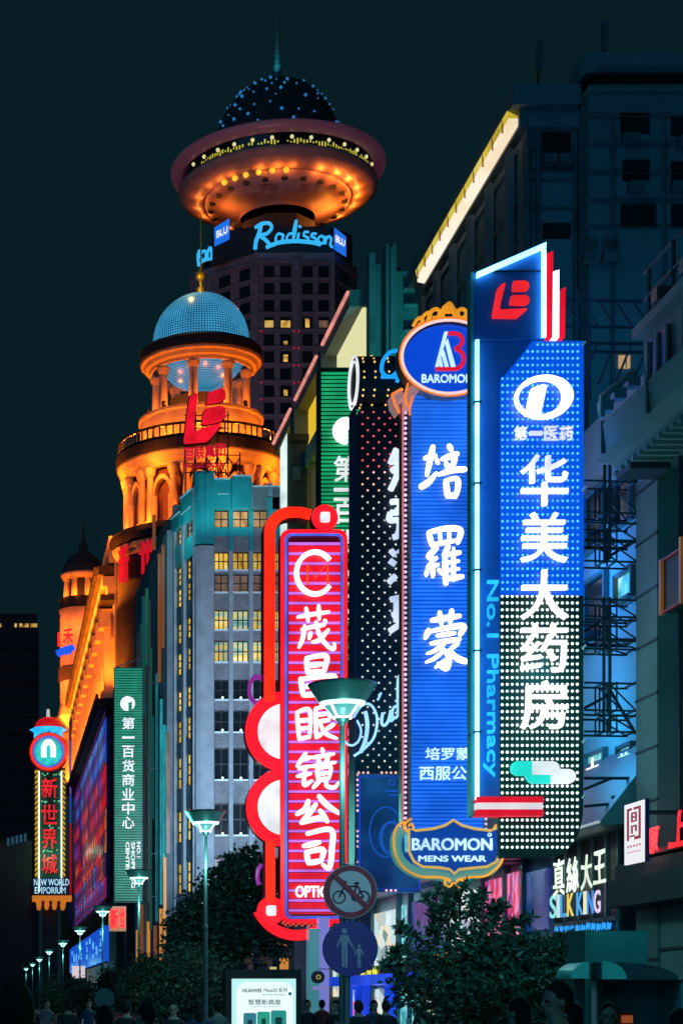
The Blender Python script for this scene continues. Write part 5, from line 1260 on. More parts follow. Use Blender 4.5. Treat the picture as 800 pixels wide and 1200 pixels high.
for px, y0, y1 in ((708,545,660),(714,545,655),(707,700,858),(714,700,856)): mb.tube([P(px,y0,D+.12), P(px,y1,D+.12)], .026, 6)
for a, b in (((709,655),(744,632)), ((709,800),(744,860)), ((684,740),(712,722)), ((684,830),(712,815)), ((684,925),(716,912)), ((716,935),(760,918)), ((684,945),(740,940)), ((684,912),(764,912))): mb.tube([P(*a,D+.3), P(*b,D+.3)], .026, 6)
mb.build('support_truss', M['steel_truss'], ps)
mb = MB()
for y in (352, 383, 402, 412):
    mb.tube([P(655,y,D+6), P(752,y+1,D+6)], .03, 5)
for i in range(5): mb.tube([P(660+20*i,352,D+6), P(680+20*i,383,D+6)], .022, 5); mb.tube([P(680+20*i,402,D+6), P(660+20*i,450,D+6)], .022, 5)
for px in (676, 690): mb.tube([P(px,340,D+6), P(px,470,D+6)], .03, 5)
mb.build('rear_truss', mat('truss_blue', (.10,.16,.28), .5, .3), ps)

# ------------------------------------------------------------------ pale shop building behind the signs
sb = thing('pale_shop_building', 'pale walled shop building behind the hanging signs, with lit shop windows at its foot', 'building', (10.2, 40, 0))
BX = 10.2
MB().box(BX, 34, 28.4, 55.9, 0, 11.5).build('wall', M['wall_white'], sb)
def bf(d0, d1, n, z0, z1, mb=None): return (mb or MB()).box(BX-n, BX-.003, min(d0,d1), max(d0,d1), z0, z1)
def dp(px): return BX*F/px
def zl(py, px): return Z(py, dp(px))
# upper windows between the lattice and the sign
for a, b, yt, yb, ref, m in ((686,712,688,760,686,'glass_dark'),(725,744,672,700,735,'shop_interior_teal'),(690,711,884,941,700,'shop_interior_teal'),(728,743,876,940,735,'shop_interior_teal'),(688,708,575,640,700,'glass_dark'),(722,742,560,610,735,'glass_dark')):
    z0, z1 = zl(yb, ref), zl(yt, ref)
    w = bf(dp(a), dp(b), .02, z0, z1).build('window', M[m], sb)
    mb = bf(dp(a)+.06, dp(a), .10, z0-.06, z1+.06); bf(dp(b), dp(b)-.06, .10, z0-.06, z1+.06, mb); bf(dp(a)-.004, dp(b)+.004, .09, z1, z1+.06, mb); bf(dp(a)-.004, dp(b)+.004, .12, z0-.06, z0, mb)
    mb.build('window_frame', M['stone_grey'], w)
MB().text('大', (BX-.16, dp(697), zl(925,700)), (0, dp(712)-dp(697), 0), (0,0,zl(890,700)-zl(925,700)), (-1,0,0), .02, .012).build('neon_character', M['neon_white'], sb)
MB().text('药', (BX-.16, dp(735), zl(918,738)), (0, dp(749)-dp(735), 0), (0,0,zl(884,738)-zl(918,738)), (-1,0,0), .02, .012).build('neon_character', M['neon_ice'], sb)
bf(28.5, 36, .6, zl(955,720), zl(948,720)).build('balcony_edge', M['teal_metal'], sb)
MB().extr([(BX-.004, 28.45, zl(948,720)+.9), (BX-.06, 28.45, zl(948,720)+.9), (BX-1.1, 28.45, zl(985,700)), (BX-1.1, 28.45, zl(990,700)), (BX-.004, 28.45, zl(985,700))], (0, 8, 0)).build('awning', M['teal_metal'], sb)
mb = MB().tube([(BX-1.12, 28.5, zl(986,700)), (BX-1.12, 36.4, zl(986,700))], .02, 6); mb.build('awning_edge_light', em('edge_grey_light', (.45,.6,.6), .9), sb)
# glass shop bay with silk lettering
SX = BX-.35
def ds(px): return SX*F/px
MB().box(SX, BX-.004, ds(728), ds(648), 2.0, 4.35).build('glass_bay', M['panel_black'], sb)
mb = MB()
for px in (650,664,680,696,712,726): mb.box(SX-.05, SX-.003, ds(px)-.03, ds(px)+.03, 2.0, 4.3)
mb.box(SX-.05, SX-.003, ds(728), ds(648), 2.85, 2.92); mb.build_each('bay_mullion', M['teal_metal'], sb)
for ch, a, b, y0, y1 in (('真',657,670,1006,1051),('絲',673,687,1004,1046),('大',690,703,1001,1043),('王',705,719,997,1036)):
    r = (a+b)/2; MB().text(ch, (SX-.14, ds(a), Z(y1,ds(r))), (0, ds(b)-ds(a), 0), (0,0,(y1-y0)*ds(r)/F), (-1,0,0), .012, .012, 0, .02).build('neon_character', em('neon_cream', (.86,1,.84), 1.0) if ch == '真' else M['neon_cream'], sb)
cols_ = {'S':(.25,.75,.75),'I':(.55,.75,.75),'L':(.06,.35,.75),'K':(.85,.65,.12),'N':(.05,.28,.8),'G':(.80,.62,.85)}
x = 653
for i, ch in enumerate('SILK KING'):
    wd = 3.6 if ch == 'I' else 2.4 if ch == ' ' else 7.6
    if ch != ' ':
        y1 = 1076-(x-655)*.12; dd_ = ds(x+wd/2); key = 'silk_'+ch+str(i)
        c = cols_[ch] if i not in (5, 6) else ((.06,.40,.85) if i == 5 else (.85,.80,.45))
        MB().text(ch, (SX-.14, ds(x), Z(y1,dd_)), (0, ds(x+wd)-ds(x), 0), (0,0,27*dd_/F), (-1,0,0), .012, .012).build('neon_letter', em(key, c, 1.0), sb)
    x += wd+.6
mb = MB(); rnd = random.Random(5)
for i in range(11):
    px = 656+6.2*i; d_ = ds(px); z = Z(1090-.08*(px-656)+rnd.uniform(-1,1), d_)
    mb.tube(spline([(SX-.1, ds(px), z-.05), (SX-.1, ds(px+1.5), z+.06), (SX-.1, ds(px+3), z-.04), (SX-.1, ds(px+4.5), z+.05)], 4), .014, 5)
mb.build('blue_script', em('silk_blue', (.03,.35,.9), 1.1), sb)
# other bays further along (further left in the photo)
def bay(a, b, yt, yb, m, name='shop_window', n=.06, ref=None, par=sb):
    r = ref or (a+b)/2; return bf(dp(a), dp(b), n, zl(yb,r), zl(yt,r)).build(name, M[m], par)
bay(441, 469, 1068, 1132, 'shop_interior'); bay(473, 484, 1060, 1135, 'shop_interior_teal'); bay(484.5, 528, 1052, 1128, 'shop_interior_blue'); bay(530, 568, 1042, 1112, 'shop_interior', ref=560)
bay(572, 596, 1030, 1095, 'poster_red', 'poster', .07); bay(598, 617, 1022, 1095, 'poster_red', 'poster', .07); bay(620, 646, 1020, 1090, 'shop_interior_blue')
mb = MB()
for px in (440, 470.5, 484, 529, 570, 597, 618.5): bf(dp(px)-.07, dp(px)+.07, .14, .3, 4.4, mb)
mb.build_each('shop_mullion', M['teal_metal'], sb)
bf(36.5, 54, .5, 4.25, 4.5).build('canopy', M['teal_metal'], sb)
mb = MB().tube([(BX-.52, 46, 4.38), (BX-.52, 54, 4.38)], .04, 6); mb.build('canopy_light', em('canopy_ice', (.12,.40,.48), 1), sb)
bf(38, 54.5, .25, zl(1152,440), zl(1133,440)).build('fascia', M['panel_black'], sb)
for i, ch in enumerate('金银首饰'):
    a = 415+7*i; d0, d1 = (BX-.3)*F/a, (BX-.3)*F/(a+6)
    MB().text(ch, (BX-.3, d0, Z(1154-3*i,d0)), (0,d1-d0,0), (0,0,11*d0/F), (-1,0,0), .02, .012).build('neon_character', M['neon_yellow'], sb)
mb = bf(43, 54.5, .9, 1.95, 2.2); mb.build('blue_canopy', em('canopy_blue', (.01,.06,.75), .85), sb)
mb = MB()
for px in (414,428,432,437,464): bf(dp(px)-.05, dp(px)+.05, .3, 0, 1.94, mb)
mb.build_each('door_post', M['canopy_blue'], sb)
for a, b, m in ((415.5,427,'shop_interior'),(439,463,'shop_interior'),(466,495,'shop_interior_teal'),(497,512,'shop_interior')): bf(dp(a), dp(b), .05, .3, 1.85).build('shop_window', M[m], sb)
MB().text('S', (BX-.1, dp(418), zl(1190,420)), (0,dp(425)-dp(418),0), (0,0,.45), (-1,0,0), .03, .012).build('red_display', M['neon_red'], sb)
mb = MB(); pxtube(mb, [(511,1118),(514,1126),(518,1120),(520,1127),(524,1119),(527,1125),(531,1120),(534,1126)], 41, .06); pxtube(mb, [(512,1121),(535,1119)], 41, .03); mb.build('amber_neon', M['neon_gold'], sb)
mb = MB(); mb.ball(P(549,1142,40.5), .06, 8, 6); mb.ball(P(527,1150,40.5), .03, 8, 6); mb.ball(P(521,1151,40.5), .03, 8, 6); mb.build_each('amber_lamp', M['neon_amber'], sb)
lamp(sb, (8.5, 34, 7), (.1,.7,.8), 30, .5)
lamp(sb, (8.6, 46, 3.2), (.5,.7,1), 35, .4)

# ------------------------------------------------------------------ near stone building with big cornice
nbg = thing('cornice_building', 'dark stone building with a heavy overhanging cornice at the right edge', 'building', (10, 24, 0))
MB().box(10.0, 30, 14, 28.3, 0, 11.0).build('wall', M['wall_dark'], nbg)
mb = MB().box(9.6, 9.997, 27.45, 28.36, 0, 9.35)
mb.build('pilaster', M['stone_pilaster'], nbg)
mb = MB()
for i in range(12): z = .6+.78*i; mb.box(9.585, 9.61, 27.43, 28.37, z, z+.035)
mb.build_each('pilaster_joint', M['wall_dark'], nbg)
mb = MB()
for d0, d1 in ((18,22.4),(24.2,26.0)): mb.box(9.8, 9.996, d0, d1, 4.3, 8.9)
mb.build_each('recessed_panel', M['wall_dark'], nbg)
MB().extr([(9.999, 14, 9.36), (9.2, 14, 9.36), (9.0, 14, 9.5), (8.8, 14, 9.55), (8.75, 14, 9.95), (8.95, 14, 10.15), (9.999, 14, 10.2)], (0, 13.75, 0)).build('cornice', M['stone_pilaster'], nbg)
mb = MB()
for i in range(52): mb.box(9.02, 9.6, 14.3+.26*i, 14.38+.26*i, 9.28, 9.358)
mb.build_each('soffit_slat', M['stone_grey'], nbg)
mb = MB()
for i in range(7): mb.box(8.735, 8.80, 15.9+1.9*i, 15.93+1.9*i, 9.53, 10.0)
for i in range(5): mb.box(9.02, 9.6, 16.5+2.6*i, 17.1+2.6*i, 9.20, 9.279)
mb.build_each('cornice_joint', M['wall_dark'], nbg)
mb = MB()
for d_ in (19.5, 22.5, 26.3): mb.tube([(9.52, d_, 3.6), (9.52, d_, 9.2)], .035, 6)
mb.build_each('drain_pipe', M['dark_metal'], nbg)
for d_, z in ((25.2, 5.2), (21.4, 7.4)):
    ac = MB().box(9.45, 9.795, d_, d_+.8, z, z+.55).build('air_conditioner', M['stone_grey'], nbg)
    mb = MB(); mb.lathe(0, 0, [(.2, 0), (.22, .02), (.2, .03)], 18); mb.v = [(9.44-c, d_+.4+a, z+.27+b) for a, b, c in mb.v]; mb.build('fan_guard', M['dark_metal'], ac)
MB().box(9.5, 9.997, 14, 27.72, 10.202, 11.35).build('attic_wall', M['stone_pilaster'], nbg)
for d0, d1 in ((26.6,27.3),(25.0,25.9),(23.3,24.3)):
    w = MB().box(9.44, 9.497, d0, d1, 10.35, 11.15).build('attic_window', M['glass_dark'], nbg)
    mb = MB().box(9.40, 9.438, (d0+d1)/2-.03, (d0+d1)/2+.03, 10.35, 11.15); mb.box(9.40, 9.438, d0-.06, d0, 10.35, 11.15); mb.box(9.40, 9.438, d1, d1+.06, 10.35, 11.15); mb.build('window_frame', M['stone_pilaster'], w)
mb = MB().box(9.35, 9.997, 14, 27.8, 11.352, 11.5)
mb.build('attic_cornice', M['stone_pilaster'], nbg)
mb = MB()
for i in range(14): mb.tube([(9.5, 14.5+i, 11.5), (9.5, 14.5+i, 12.3)], .03, 5)
for z in (11.9, 12.3): mb.tube([(9.5, 14.3, z), (9.5, 27.7, z)], .025, 5)
for i in range(7): mb.box(9.3, 9.6, 20+1.1*i, 20.25+1.1*i, 11.51, 11.7)
mb.build('roof_railing', M['steel_truss'], nbg)
mb = MB()
for y0, px in ((480,697),(466,712),(452,728)): mb.box(X(px,28.3)-.08, X(px,28.3)+.1, 27.76, 27.95, Z(y0+6,28), Z(y0-6,28))
mb.tube([(8.9, 27.8, 10.2), (8.9, 27.8, 10.5), (9.4, 27.8, 10.9)], .05, 6); mb.build('cornice_flashing', M['teal_metal'], nbg)
mb = MB().box(9.1, 9.997, 14, 28.2, 2.95, 3.35); mb.box(9.25, 9.997, 14, 28.25, 3.352, 3.6); mb.build('fascia', M['wall_dark'], nbg)
MB().box(9.65, 9.997, 14, 27.9, 0, 2.94).build('ground_wall', M['stone_grey'], nbg)
mb = MB()
for z in (.5, 1.1, 1.7, 2.3): mb.box(9.62, 9.648, 14, 27.9, z, z+.04)
mb.build_each('ground_joint', M['wall_dark'], nbg)
fsn = thing('framed_lantern_box', 'dim dark box with thin amber edges on the right-hand dark wall', 'wall lamp', P(788, 728, 27))
MB().box(9.35, 9.79, 25.72, 26.5, Z(727,27), Z(668,27)).build('box', M['panel_black'], fsn)
mb = MB().box(9.3, 9.345, 26.46, 26.53, Z(729,27), Z(666,27)); mb.box(9.3, 9.345, 25.68, 25.75, Z(729,27), Z(655,27)); mb.build('amber_edge', em('edge_amber_dim', (.13,.05,.006), 1), fsn)
mb = MB().box(9.3, 9.345, 25.76, 26.45, Z(668.5,27), Z(667,27)); mb.box(9.3, 9.345, 25.76, 26.45, Z(728.5,27), Z(727,27)); mb.build('red_edge', em('edge_red_dim', (.07,.004,.01), 1), fsn)
cs2 = thing('white_lightbox_sign', 'white projecting lightbox sign with a dark red maze-like seal character', 'sign', (9.0, 26.6, 3.6))
x0 = 9.0; dA, dB = x0*F/731, x0*F/754.5; zA, zB = Z(1014,dA), Z(944,dA)
bx = MB().box(x0, x0+.04, dB, dA, zA, zB); bx.build('box', em('box_face', (.86,.82,.86), .95), cs2)
mb = MB().box(x0+.004, x0+.06, dB-.03, dB-.003, zA-.01, zB+.01); mb.build('side_panel', M['panel_navy'], cs2)
def seal(rects, m, nm):
    mb = MB()
    for a, b, c, d_ in rects:
        mb.box(x0-.012, x0-.003, dA+(dB-dA)*c/24, dA+(dB-dA)*a/24, zB+(zA-zB)*d_/75, zB+(zA-zB)*b/75)
    mb.build(nm, m, cs2)
seal([(4,6,9.5,9),(12,6,20,9),(4,9.2,6,46),(18,9.2,20,42),(9,12,15.4,14),(9,14.2,10.6,22),(13.8,14.2,15.4,22),(9,22.2,15.4,24),(9,28,15.4,30),(9,30.2,10.6,38),(13.8,30.2,15.4,36),(7.2,40,13,42),(13,42.2,20,46),(10.6,17,13.7,19)], em('seal_red', (.22,.004,.03), .9), 'seal_character')
mb = MB()
for i in range(5): mb.box(x0-.01, x0-.003, dA+(dB-dA)*(4+3.6*i+2)/24, dA+(dB-dA)*(4+3.6*i)/24, zB+(zA-zB)*55/75, zB+(zA-zB)*52/75)
for i in range(7): mb.box(x0-.01, x0-.003, dA+(dB-dA)*(4+2.4*i+1.4)/24, dA+(dB-dA)*(4+2.4*i)/24, zB+(zA-zB)*61.5/75, zB+(zA-zB)*60/75)
mb.build('small_print', em('print_pink', (.55,.25,.28), .9), cs2)
mb = MB().box(x0+.041, 9.99, dB+.1, dB+.16, zB-.2, zB-.14); mb.build('arm', M['steel_truss'], cs2)
rc = thing('red_fascia_characters', 'two red glowing brush characters on the dark fascia at the right edge', 'sign', (9.3, 26.5, 3.7))
for ch, a, b, y0, y1 in (('原',758.5,771,970,1000),('上',784,806,950,992)):
    e0, e1 = 9.15*F/a, 9.15*F/b; r = (e0+e1)/2
    MB().text(ch, (9.15, e0, Z(y1,r)), (0,e1-e0,0), (0,0,(y1-y0)*r/F), (-1,0,0), .03, .012, .1, .025).build('red_character', M['neon_red'], rc)
mb = MB().box(9.2, 9.996, 25.2, 27.3, 3.64, 3.7); mb.build('mounting_rail', M['steel_truss'], rc)
lamp(nbg, (8.2, 28.2, 6.6), (.03,.55,.70), 16, .4)

# ------------------------------------------------------------------ phone kiosk
D = 20; k = D/F
kz = thing('phone_kiosk', 'teal phone kiosk with a rounded roof and a tall blank back panel', 'kiosk', (X(735,D), D, 0))
MB().pbox(684.5, 1089, 775, 1136, D, .45, .53).build('back_panel', M['teal_metal'], kz)
MB().box(X(683,D), X(690.5,D), D-.06, D+.55, 0, Z(1090,D)).build('post', M['lamp_metal'], kz)
prof = [(690.6+28*math.sin(t)*1.0, 1148-21*math.cos(t)) for t in [PI/2*i/8 for i in range(9)]]
MB().pp([(690.6,1148)]+prof, D, -.42, -.38).build('roof_end', mat('kiosk_glass', (.16,.38,.38), .3), kz)
prof = [(690.55, 1128.3)]+[(700+80*math.sin(t), 1148-20*math.cos(t)) for t in [PI/2*i/8 for i in range(1,9)]]+[(800,1146),(800,1149),(690.55,1149)]
MB().pp(prof, D, -.375, .45).build('roof', mat('kiosk_roof', (.05,.045,.06), .45), kz)
prof = [(682.8,1147)]+[(682.8-21*math.sin(t), 1147-19*math.cos(t)) for t in [PI/2*i/8 for i in range(8,-1,-1)]]
MB().pp(prof, D, -.2, .35).build('side_canopy', M['kiosk_glass'], kz)
mb = MB().box(X(713,D), X(787,D), D+.35, D+.43, 0, Z(1149.1,D)); mb.box(X(783,D), X(787,D), D-.35, D+.345, 0, Z(1149.1,D)); mb.build('booth_wall', M['teal_metal'], kz)
mb = MB().box(X(694,D), X(712,D), D-.3, D-.27, .4, Z(1152,D)); mb.build('side_pane', M['glass_dark'], kz)
MB().pbox(724, 1169.5, 735, 1174, D, .32, .345).build('number_plate', M['sign_white_paint'], kz)
mb = MB().pbox(716, 1187, 745, 1203, D, .1, .345); mb.build('telephone', mat('phone_rust', (.30,.08,.04), .4), kz)
MB().pbox(731, 1190, 744, 1199, D, .08, .097).build('phone_display', em('phone_orange', (.30,.07,.02), .8), kz)
lamp(kz, (X(735,D)-.3, D-1.6, 3.6), (.06,.75,.78), 95, .3)  # added teal fill to brighten the kiosk

# ------------------------------------------------------------------ light box advertisement
D = 35; k = D/F
lx = thing('advert_lightbox', 'glowing white-teal advertising lightbox showing three phones on the pavement', 'lightbox', (X(309,D), D, 0))
MB().pbox(264, 1136, 353, 1240, D, 0, .35).build('case', M['dark_metal'], lx)
mb = MB().box(X(270,D), X(280,D), D+.05, D+.3, .121, Z(1240.1,D)); mb.box(X(338,D), X(348,D), D+.05, D+.3, .121, Z(1240.1,D)); mb.build('foot', M['dark_metal'], lx)
MB().pbox(271.5, 1147, 346.5, 1230, D, -.02, -.004).build('screen', M['screen_teal'], lx)
MB().pp(rrect(277, 1151, 343, 1228, 12), D, -.026, -.021).build('screen_centre', em('screen_white', (.84,.97,.95), 1.0), lx)
inkm = em('ink_teal', (.02,.10,.12), 1)
MB().ptext('HUAWEI', 284, 1158.5, 306, 1163, D, -.03, .006, .03).build('lettering', inkm, lx); MB().ptext('Mate20 系列', 309, 1157.5, 336, 1163, D, -.03, .006, .01).build('lettering', inkm, lx)
mb = MB()
for i in range(8): mb.pbox(307+3.4*i, 1165, 309.4+3.4*i, 1166.5, D, -.032, -.027)
mb.build('small_print', em('ink_grey', (.30,.50,.50), 1), lx)
MB().disc(X(339.5,D), Z(1164.5,D), 2*k, 2*k, D-.035, D-.027, 16).build('round_badge', inkm, lx)
MB().ptext('智慧新高度', 290.5, 1171, 329, 1177.5, D, -.03, .006, .01).build('lettering', inkm, lx)
MB().pbox(294, 1179.4, 326, 1180, D, -.032, -.027).build('small_print', M['ink_grey'], lx)
for i, (a, b, t, m) in enumerate(((285,301,1187,(.03,.18,.24)),(301,317,1185.5,(.02,.32,.22)),(317,336,1184,(.02,.26,.24)))):
    ph = MB().pp(rrect(a, t, b-1, 1226, 2.2), D, -.05, -.027).build('phone_picture', em('phone_shade_%d' % i, m, 1), lx)
    MB().pp(rrect(a+5, t+8, b-6, t+17, 1.5), D, -.06, -.051).build('camera_patch', em('patch_%d' % i, [c*.15 for c in m], 1), ph)

# ------------------------------------------------------------------ road signs on their pole
D = 21; k = D/F
sp = thing('sign_pole', 'slim grey pole carrying the two round road signs', 'pole', (X(407,D), D+.06, 0))
MB().lathe(X(407,D), D+.06, [(.07, .121), (.07, .3), (.042, .32), (.042, Z(1012,D)), (.01, Z(1011,D))], 14).build('shaft', M['lamp_metal'], sp)
MB().lathe(X(407,D), D+.06, [(.12, .121), (.12, .16), (.071, .17)], 14).build('foot_plate', M['lamp_metal'], sp)
nbk = thing('no_cycling_sign', 'round red-rimmed sign with a struck-through bicycle', 'road sign', (X(410,D), D-.02, Z(1045,D)))
cx1, cz1_ = X(410,D), Z(1045,D); r0 = 31.5*k
MB().disc(cx1, cz1_, r0, r0, D-.02, D+.01, 48).build('plate', mat('sign_rim_grey', (.45,.45,.5), .4), nbk)
MB().disc(cx1, cz1_, r0*.965, r0*.965, D-.026, D-.021, 48).build('red_rim', M['sign_red_paint'], nbk)
MB().disc(cx1, cz1_, r0*.77, r0*.77, D-.032, D-.027, 48).build('white_face', M['sign_white_paint'], nbk)
mb = MB()
def bt(pts, w=.0085): mb.tube([(cx1+(a-300)/7.5*k, D-.036, cz1_-(b-335)/7.5*k) for a, b in pts], w, 5)
for c in ((200,385),(412,385)): mb.tube([(cx1+(c[0]-300+52*math.cos(t))/7.5*k, D-.036, cz1_-(c[1]-335+52*math.sin(t))/7.5*k) for t in [2*PI*i/28 for i in range(28)]], .0075, 5, True)
bt([(200,385),(250,282)]); bt([(262,245),(225,245),(240,252)]); bt([(262,245),(248,285)]); bt([(248,290),(365,290)]); bt([(250,300),(325,385)]); bt([(355,265),(325,385)]); bt([(325,385),(412,385)]); bt([(365,290),(412,385)]); bt([(335,262),(372,262)], .012); bt([(318,395),(340,420)]); mb.tube([(cx1+(325-300+16*math.cos(t))/7.5*k, D-.036, cz1_-(388-335+16*math.sin(t))/7.5*k) for t in [2*PI*i/14 for i in range(14)]], .006, 5, True)
mb.build('bicycle_symbol', M['black_paint'], nbk)
MB().pp([(388.5,1027.5),(392.5,1023.5),(431.5,1062),(427.5,1066)], D, -.047, -.0425).build('slash', M['sign_red_paint'], nbk)
pdn = thing('pedestrian_sign', 'round blue sign showing an adult holding a child by the hand', 'road sign', (X(410,D), D-.02, Z(1111,D)))
cx2, cz2 = X(410,D), Z(1111.5,D); r1 = 32.3*k
MB().disc(cx2, cz2, r1, r1, D-.02, D+.01, 48).build('plate', M['sign_blue_paint'], pdn)
fg = M['sign_figure_paint']
def fig(cx, top, h):
    u = h/47.
    mb = MB(); mb.disc(X(cx,D), Z(top+3.2*u,D), 3.3*u*k, 3.3*u*k, D-.026, D-.021, 18)
    mb.pp([(cx-4*u,top+8*u),(cx+4*u,top+8*u),(cx+10.5*u,top+21*u),(cx+8.5*u,top+23*u),(cx+4.2*u,top+14.5*u),(cx+3.6*u,top+23*u),(cx-3.6*u,top+23*u),(cx-4.2*u,top+14.5*u),(cx-8.3*u,top+23*u),(cx-10.5*u,top+22*u)], D, -.026, -.021)
    mb.pp([(cx-3.5*u,top+23.3*u),(cx-.3*u,top+23.3*u),(cx-.3*u,top+46*u),(cx-2.8*u,top+46*u)], D, -.026, -.021); mb.pp([(cx+.3*u,top+23.3*u),(cx+3.5*u,top+23.3*u),(cx+3.6*u,top+47*u),(cx+.9*u,top+47*u)], D, -.026, -.021)
    mb.build('walking_figure', fg, pdn)
fig(403, 1088, 46); fig(420, 1107, 27)
mb = MB(); mb.pp([(412.5,1108.5),(414,1109.5),(415.5,1114),(414,1115)], D, -.0265, -.0215); mb.build('held_hand', fg, pdn)
tsn = thing('round_back_sign', 'small round teal sign seen edgeways low beside the third street lamp', 'road sign', (X(123,60), 60, 0))
MB().disc(X(123,60), Z(1170,60), X(12,60), X(12,60), 59.97, 60, 32).build('plate', mat('plate_teal_dark', (.05,.14,.16), .5), tsn); MB().lathe(X(123,60), 60.05, [(.04, 0), (.04, Z(1160,60))], 8).build('post', M['dark_metal'], tsn)

# ------------------------------------------------------------------ street lamps
def make_lamp():
    r = thing('street_lamp', 'street lamp', 'street lamp', (0,0,0), 'dish-topped street lamps along the pavement')
    MB().lathe(0, 0, [(.09, .12), (.09, .9), (.075, .95), (.052, 1.0), (.048, 3.3), (.06, 3.32), (.06, 3.4), (.045, 3.42), (.040, 5.60), (.07, 5.66), (.11, 5.715)], 14).build('pole', M['lamp_metal'], r)
    MB().lathe(0, 0, [(.02, 6.25), (.46, 6.235), (.50, 6.22), (.503, 6.205), (.49, 6.185), (.35, 5.97), (.325, 5.945), (.30, 5.94)], 36).build('dish', M['lamp_dish'], r, True)
    MB().lathe(0, 0, [(.24, 5.935), (.295, 5.935), (.21, 5.84), (.12, 5.735), (.10, 5.72), (.05, 5.715)], 24).build('glass', em('lamp_glass_dim', (.10,.36,.36), 1.0), r, True)
    MB().lathe(0, 0, [(.335, 5.952), (.32, 5.905), (.27, 5.90), (.02, 5.90)], 28).build('light_disc', M['lamp_glass'], r, True)
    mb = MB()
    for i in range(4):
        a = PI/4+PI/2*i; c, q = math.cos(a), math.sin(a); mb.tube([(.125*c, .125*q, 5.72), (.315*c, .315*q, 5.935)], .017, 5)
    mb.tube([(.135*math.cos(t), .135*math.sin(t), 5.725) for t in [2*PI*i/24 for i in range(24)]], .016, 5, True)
    mb.tube([(.315*math.cos(t), .315*math.sin(t), 5.935) for t in [2*PI*i/24 for i in range(24)]], .016, 5, True); mb.build('lit_cage', em('cage_glow', (.85,1,.98), 2.4), r)  # bars emit, standing in for lamplight caught on the metal
    MB().lathe(0, 0, [(.16, .12), (.16, .2), (.1, .26)], 14).build('foot_plate', M['lamp_metal'], r)
    lamp(r, (0, -.4, 4.9), (.3,1,.88), 75, .1)
    return r
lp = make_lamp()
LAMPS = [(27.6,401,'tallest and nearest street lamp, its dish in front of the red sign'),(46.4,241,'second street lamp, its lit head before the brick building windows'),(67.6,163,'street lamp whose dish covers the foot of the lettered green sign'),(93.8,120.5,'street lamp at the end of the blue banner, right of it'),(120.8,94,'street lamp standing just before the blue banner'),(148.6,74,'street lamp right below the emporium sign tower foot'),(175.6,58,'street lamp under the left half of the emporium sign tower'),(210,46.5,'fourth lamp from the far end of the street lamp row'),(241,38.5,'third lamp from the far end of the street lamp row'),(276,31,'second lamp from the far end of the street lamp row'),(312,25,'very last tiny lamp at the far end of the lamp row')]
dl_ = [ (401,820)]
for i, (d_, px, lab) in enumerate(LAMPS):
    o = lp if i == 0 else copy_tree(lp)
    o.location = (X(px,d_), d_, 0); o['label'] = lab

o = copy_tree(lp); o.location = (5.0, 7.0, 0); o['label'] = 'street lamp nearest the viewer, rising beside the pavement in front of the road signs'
lamp(None, (4.6, 6.6, 5.4), (.62,.66,1), 850, .3, 'SPOT', (3.9, 21, 2.5), 16, .5)  # added narrow spot that brightens only the road signs

# ------------------------------------------------------------------ street banner and small far things
bn = thing('blue_street_banner', 'slanting blue lit banner screen over the far pavement', 'banner', (8, 180, 0))
BXX = 8.0
MB().box(BXX, BXX+.4, 8*F/122, 8*F/82, 4.45, 7.2).build('screen', em('banner_blue', (.008,.085,.62), .9), bn)
mb = MB(); rnd = random.Random(8)
for i in range(11):
    d_ = 148+5.8*i
    if i == 5: continue
    for j in range(4): z = 5.0+rnd.random()*1.6; w = rnd.uniform(.6,2.4); mb.box(BXX-.06, BXX-.003, d_, d_+w, z, z+rnd.uniform(.08,.5))
mb.build('blurred_marks', em('banner_marks', (.10,.42,.9), 1), bn)
mb = MB()
for d_ in (150, 180, 210): mb.tube([(BXX+.2, d_, 0), (BXX+.2, d_, 4.45)], .1, 6)
mb.tube([(BXX+.2, 144, 4.4), (BXX+.2, 214, 4.4)], .08, 6); mb.build('post', M['dark_metal'], bn)
rl = thing('red_character_lightbox', 'small backlit box with red characters below the green lettered sign', 'sign', P(138, 1090, 156))
MB().pbox(128, 1062, 148, 1091, 156, 0, .8).build('box', em('box_amber_dim', (.45,.28,.12), .7), rl)
MB().ptext('新', 129, 1064, 139, 1089, 156, -.15, .2, .04).build('red_character', M['neon_red'], rl); MB().ptext('世', 140, 1064, 147, 1087, 156, -.15, .2, .04).build('red_character', M['neon_red'], rl)
mb = MB().box(X(128,156), X(129,156), 156.2, 156.4, 0, Z(1091,156)); mb.box(X(147,156), X(148,156), 156.2, 156.4, 0, Z(1091,156)); mb.build('post', M['dark_metal'], rl)
pk = thing('pink_white_lightbox', 'pale glowing lightbox low beside a far lamp, under the blue banner', 'sign', P(93, 1150, 140))
MB().pbox(85, 1132, 100, 1146, 140, 0, .5).build('box', em('box_pale_pink', (.75,.62,.70), .9), pk); mb = MB().box(X(91,140), X(93,140), 140.1, 140.3, 0, Z(1146.2,140)); mb.build('post', M['dark_metal'], pk)
og = thing('orange_shop_neon', 'small orange neon sign seen through the tree beneath the red blade sign', 'sign', P(331, 1120, 75))
mb = MB(); mb.ring(X(329,75), Z(1104,75), .13, .13, .06, .06, 74.9, 75, 16); mb.build('neon_ring', M['neon_orange'], og); MB().ptext('2', 331, 1107, 336, 1116, 75, -.1, .05, .04).build('neon_digit', M['neon_orange'], og)
MB().pbox(329, 1123, 338, 1144, 75, 0, .3).build('lit_panel', em('panel_orange', (.62,.22,.04), .9), og); MB().pbox(317, 1133, 324, 1142, 75, 0, .2).build('lit_panel', em('panel_yellow', (.6,.5,.15), .9), og)
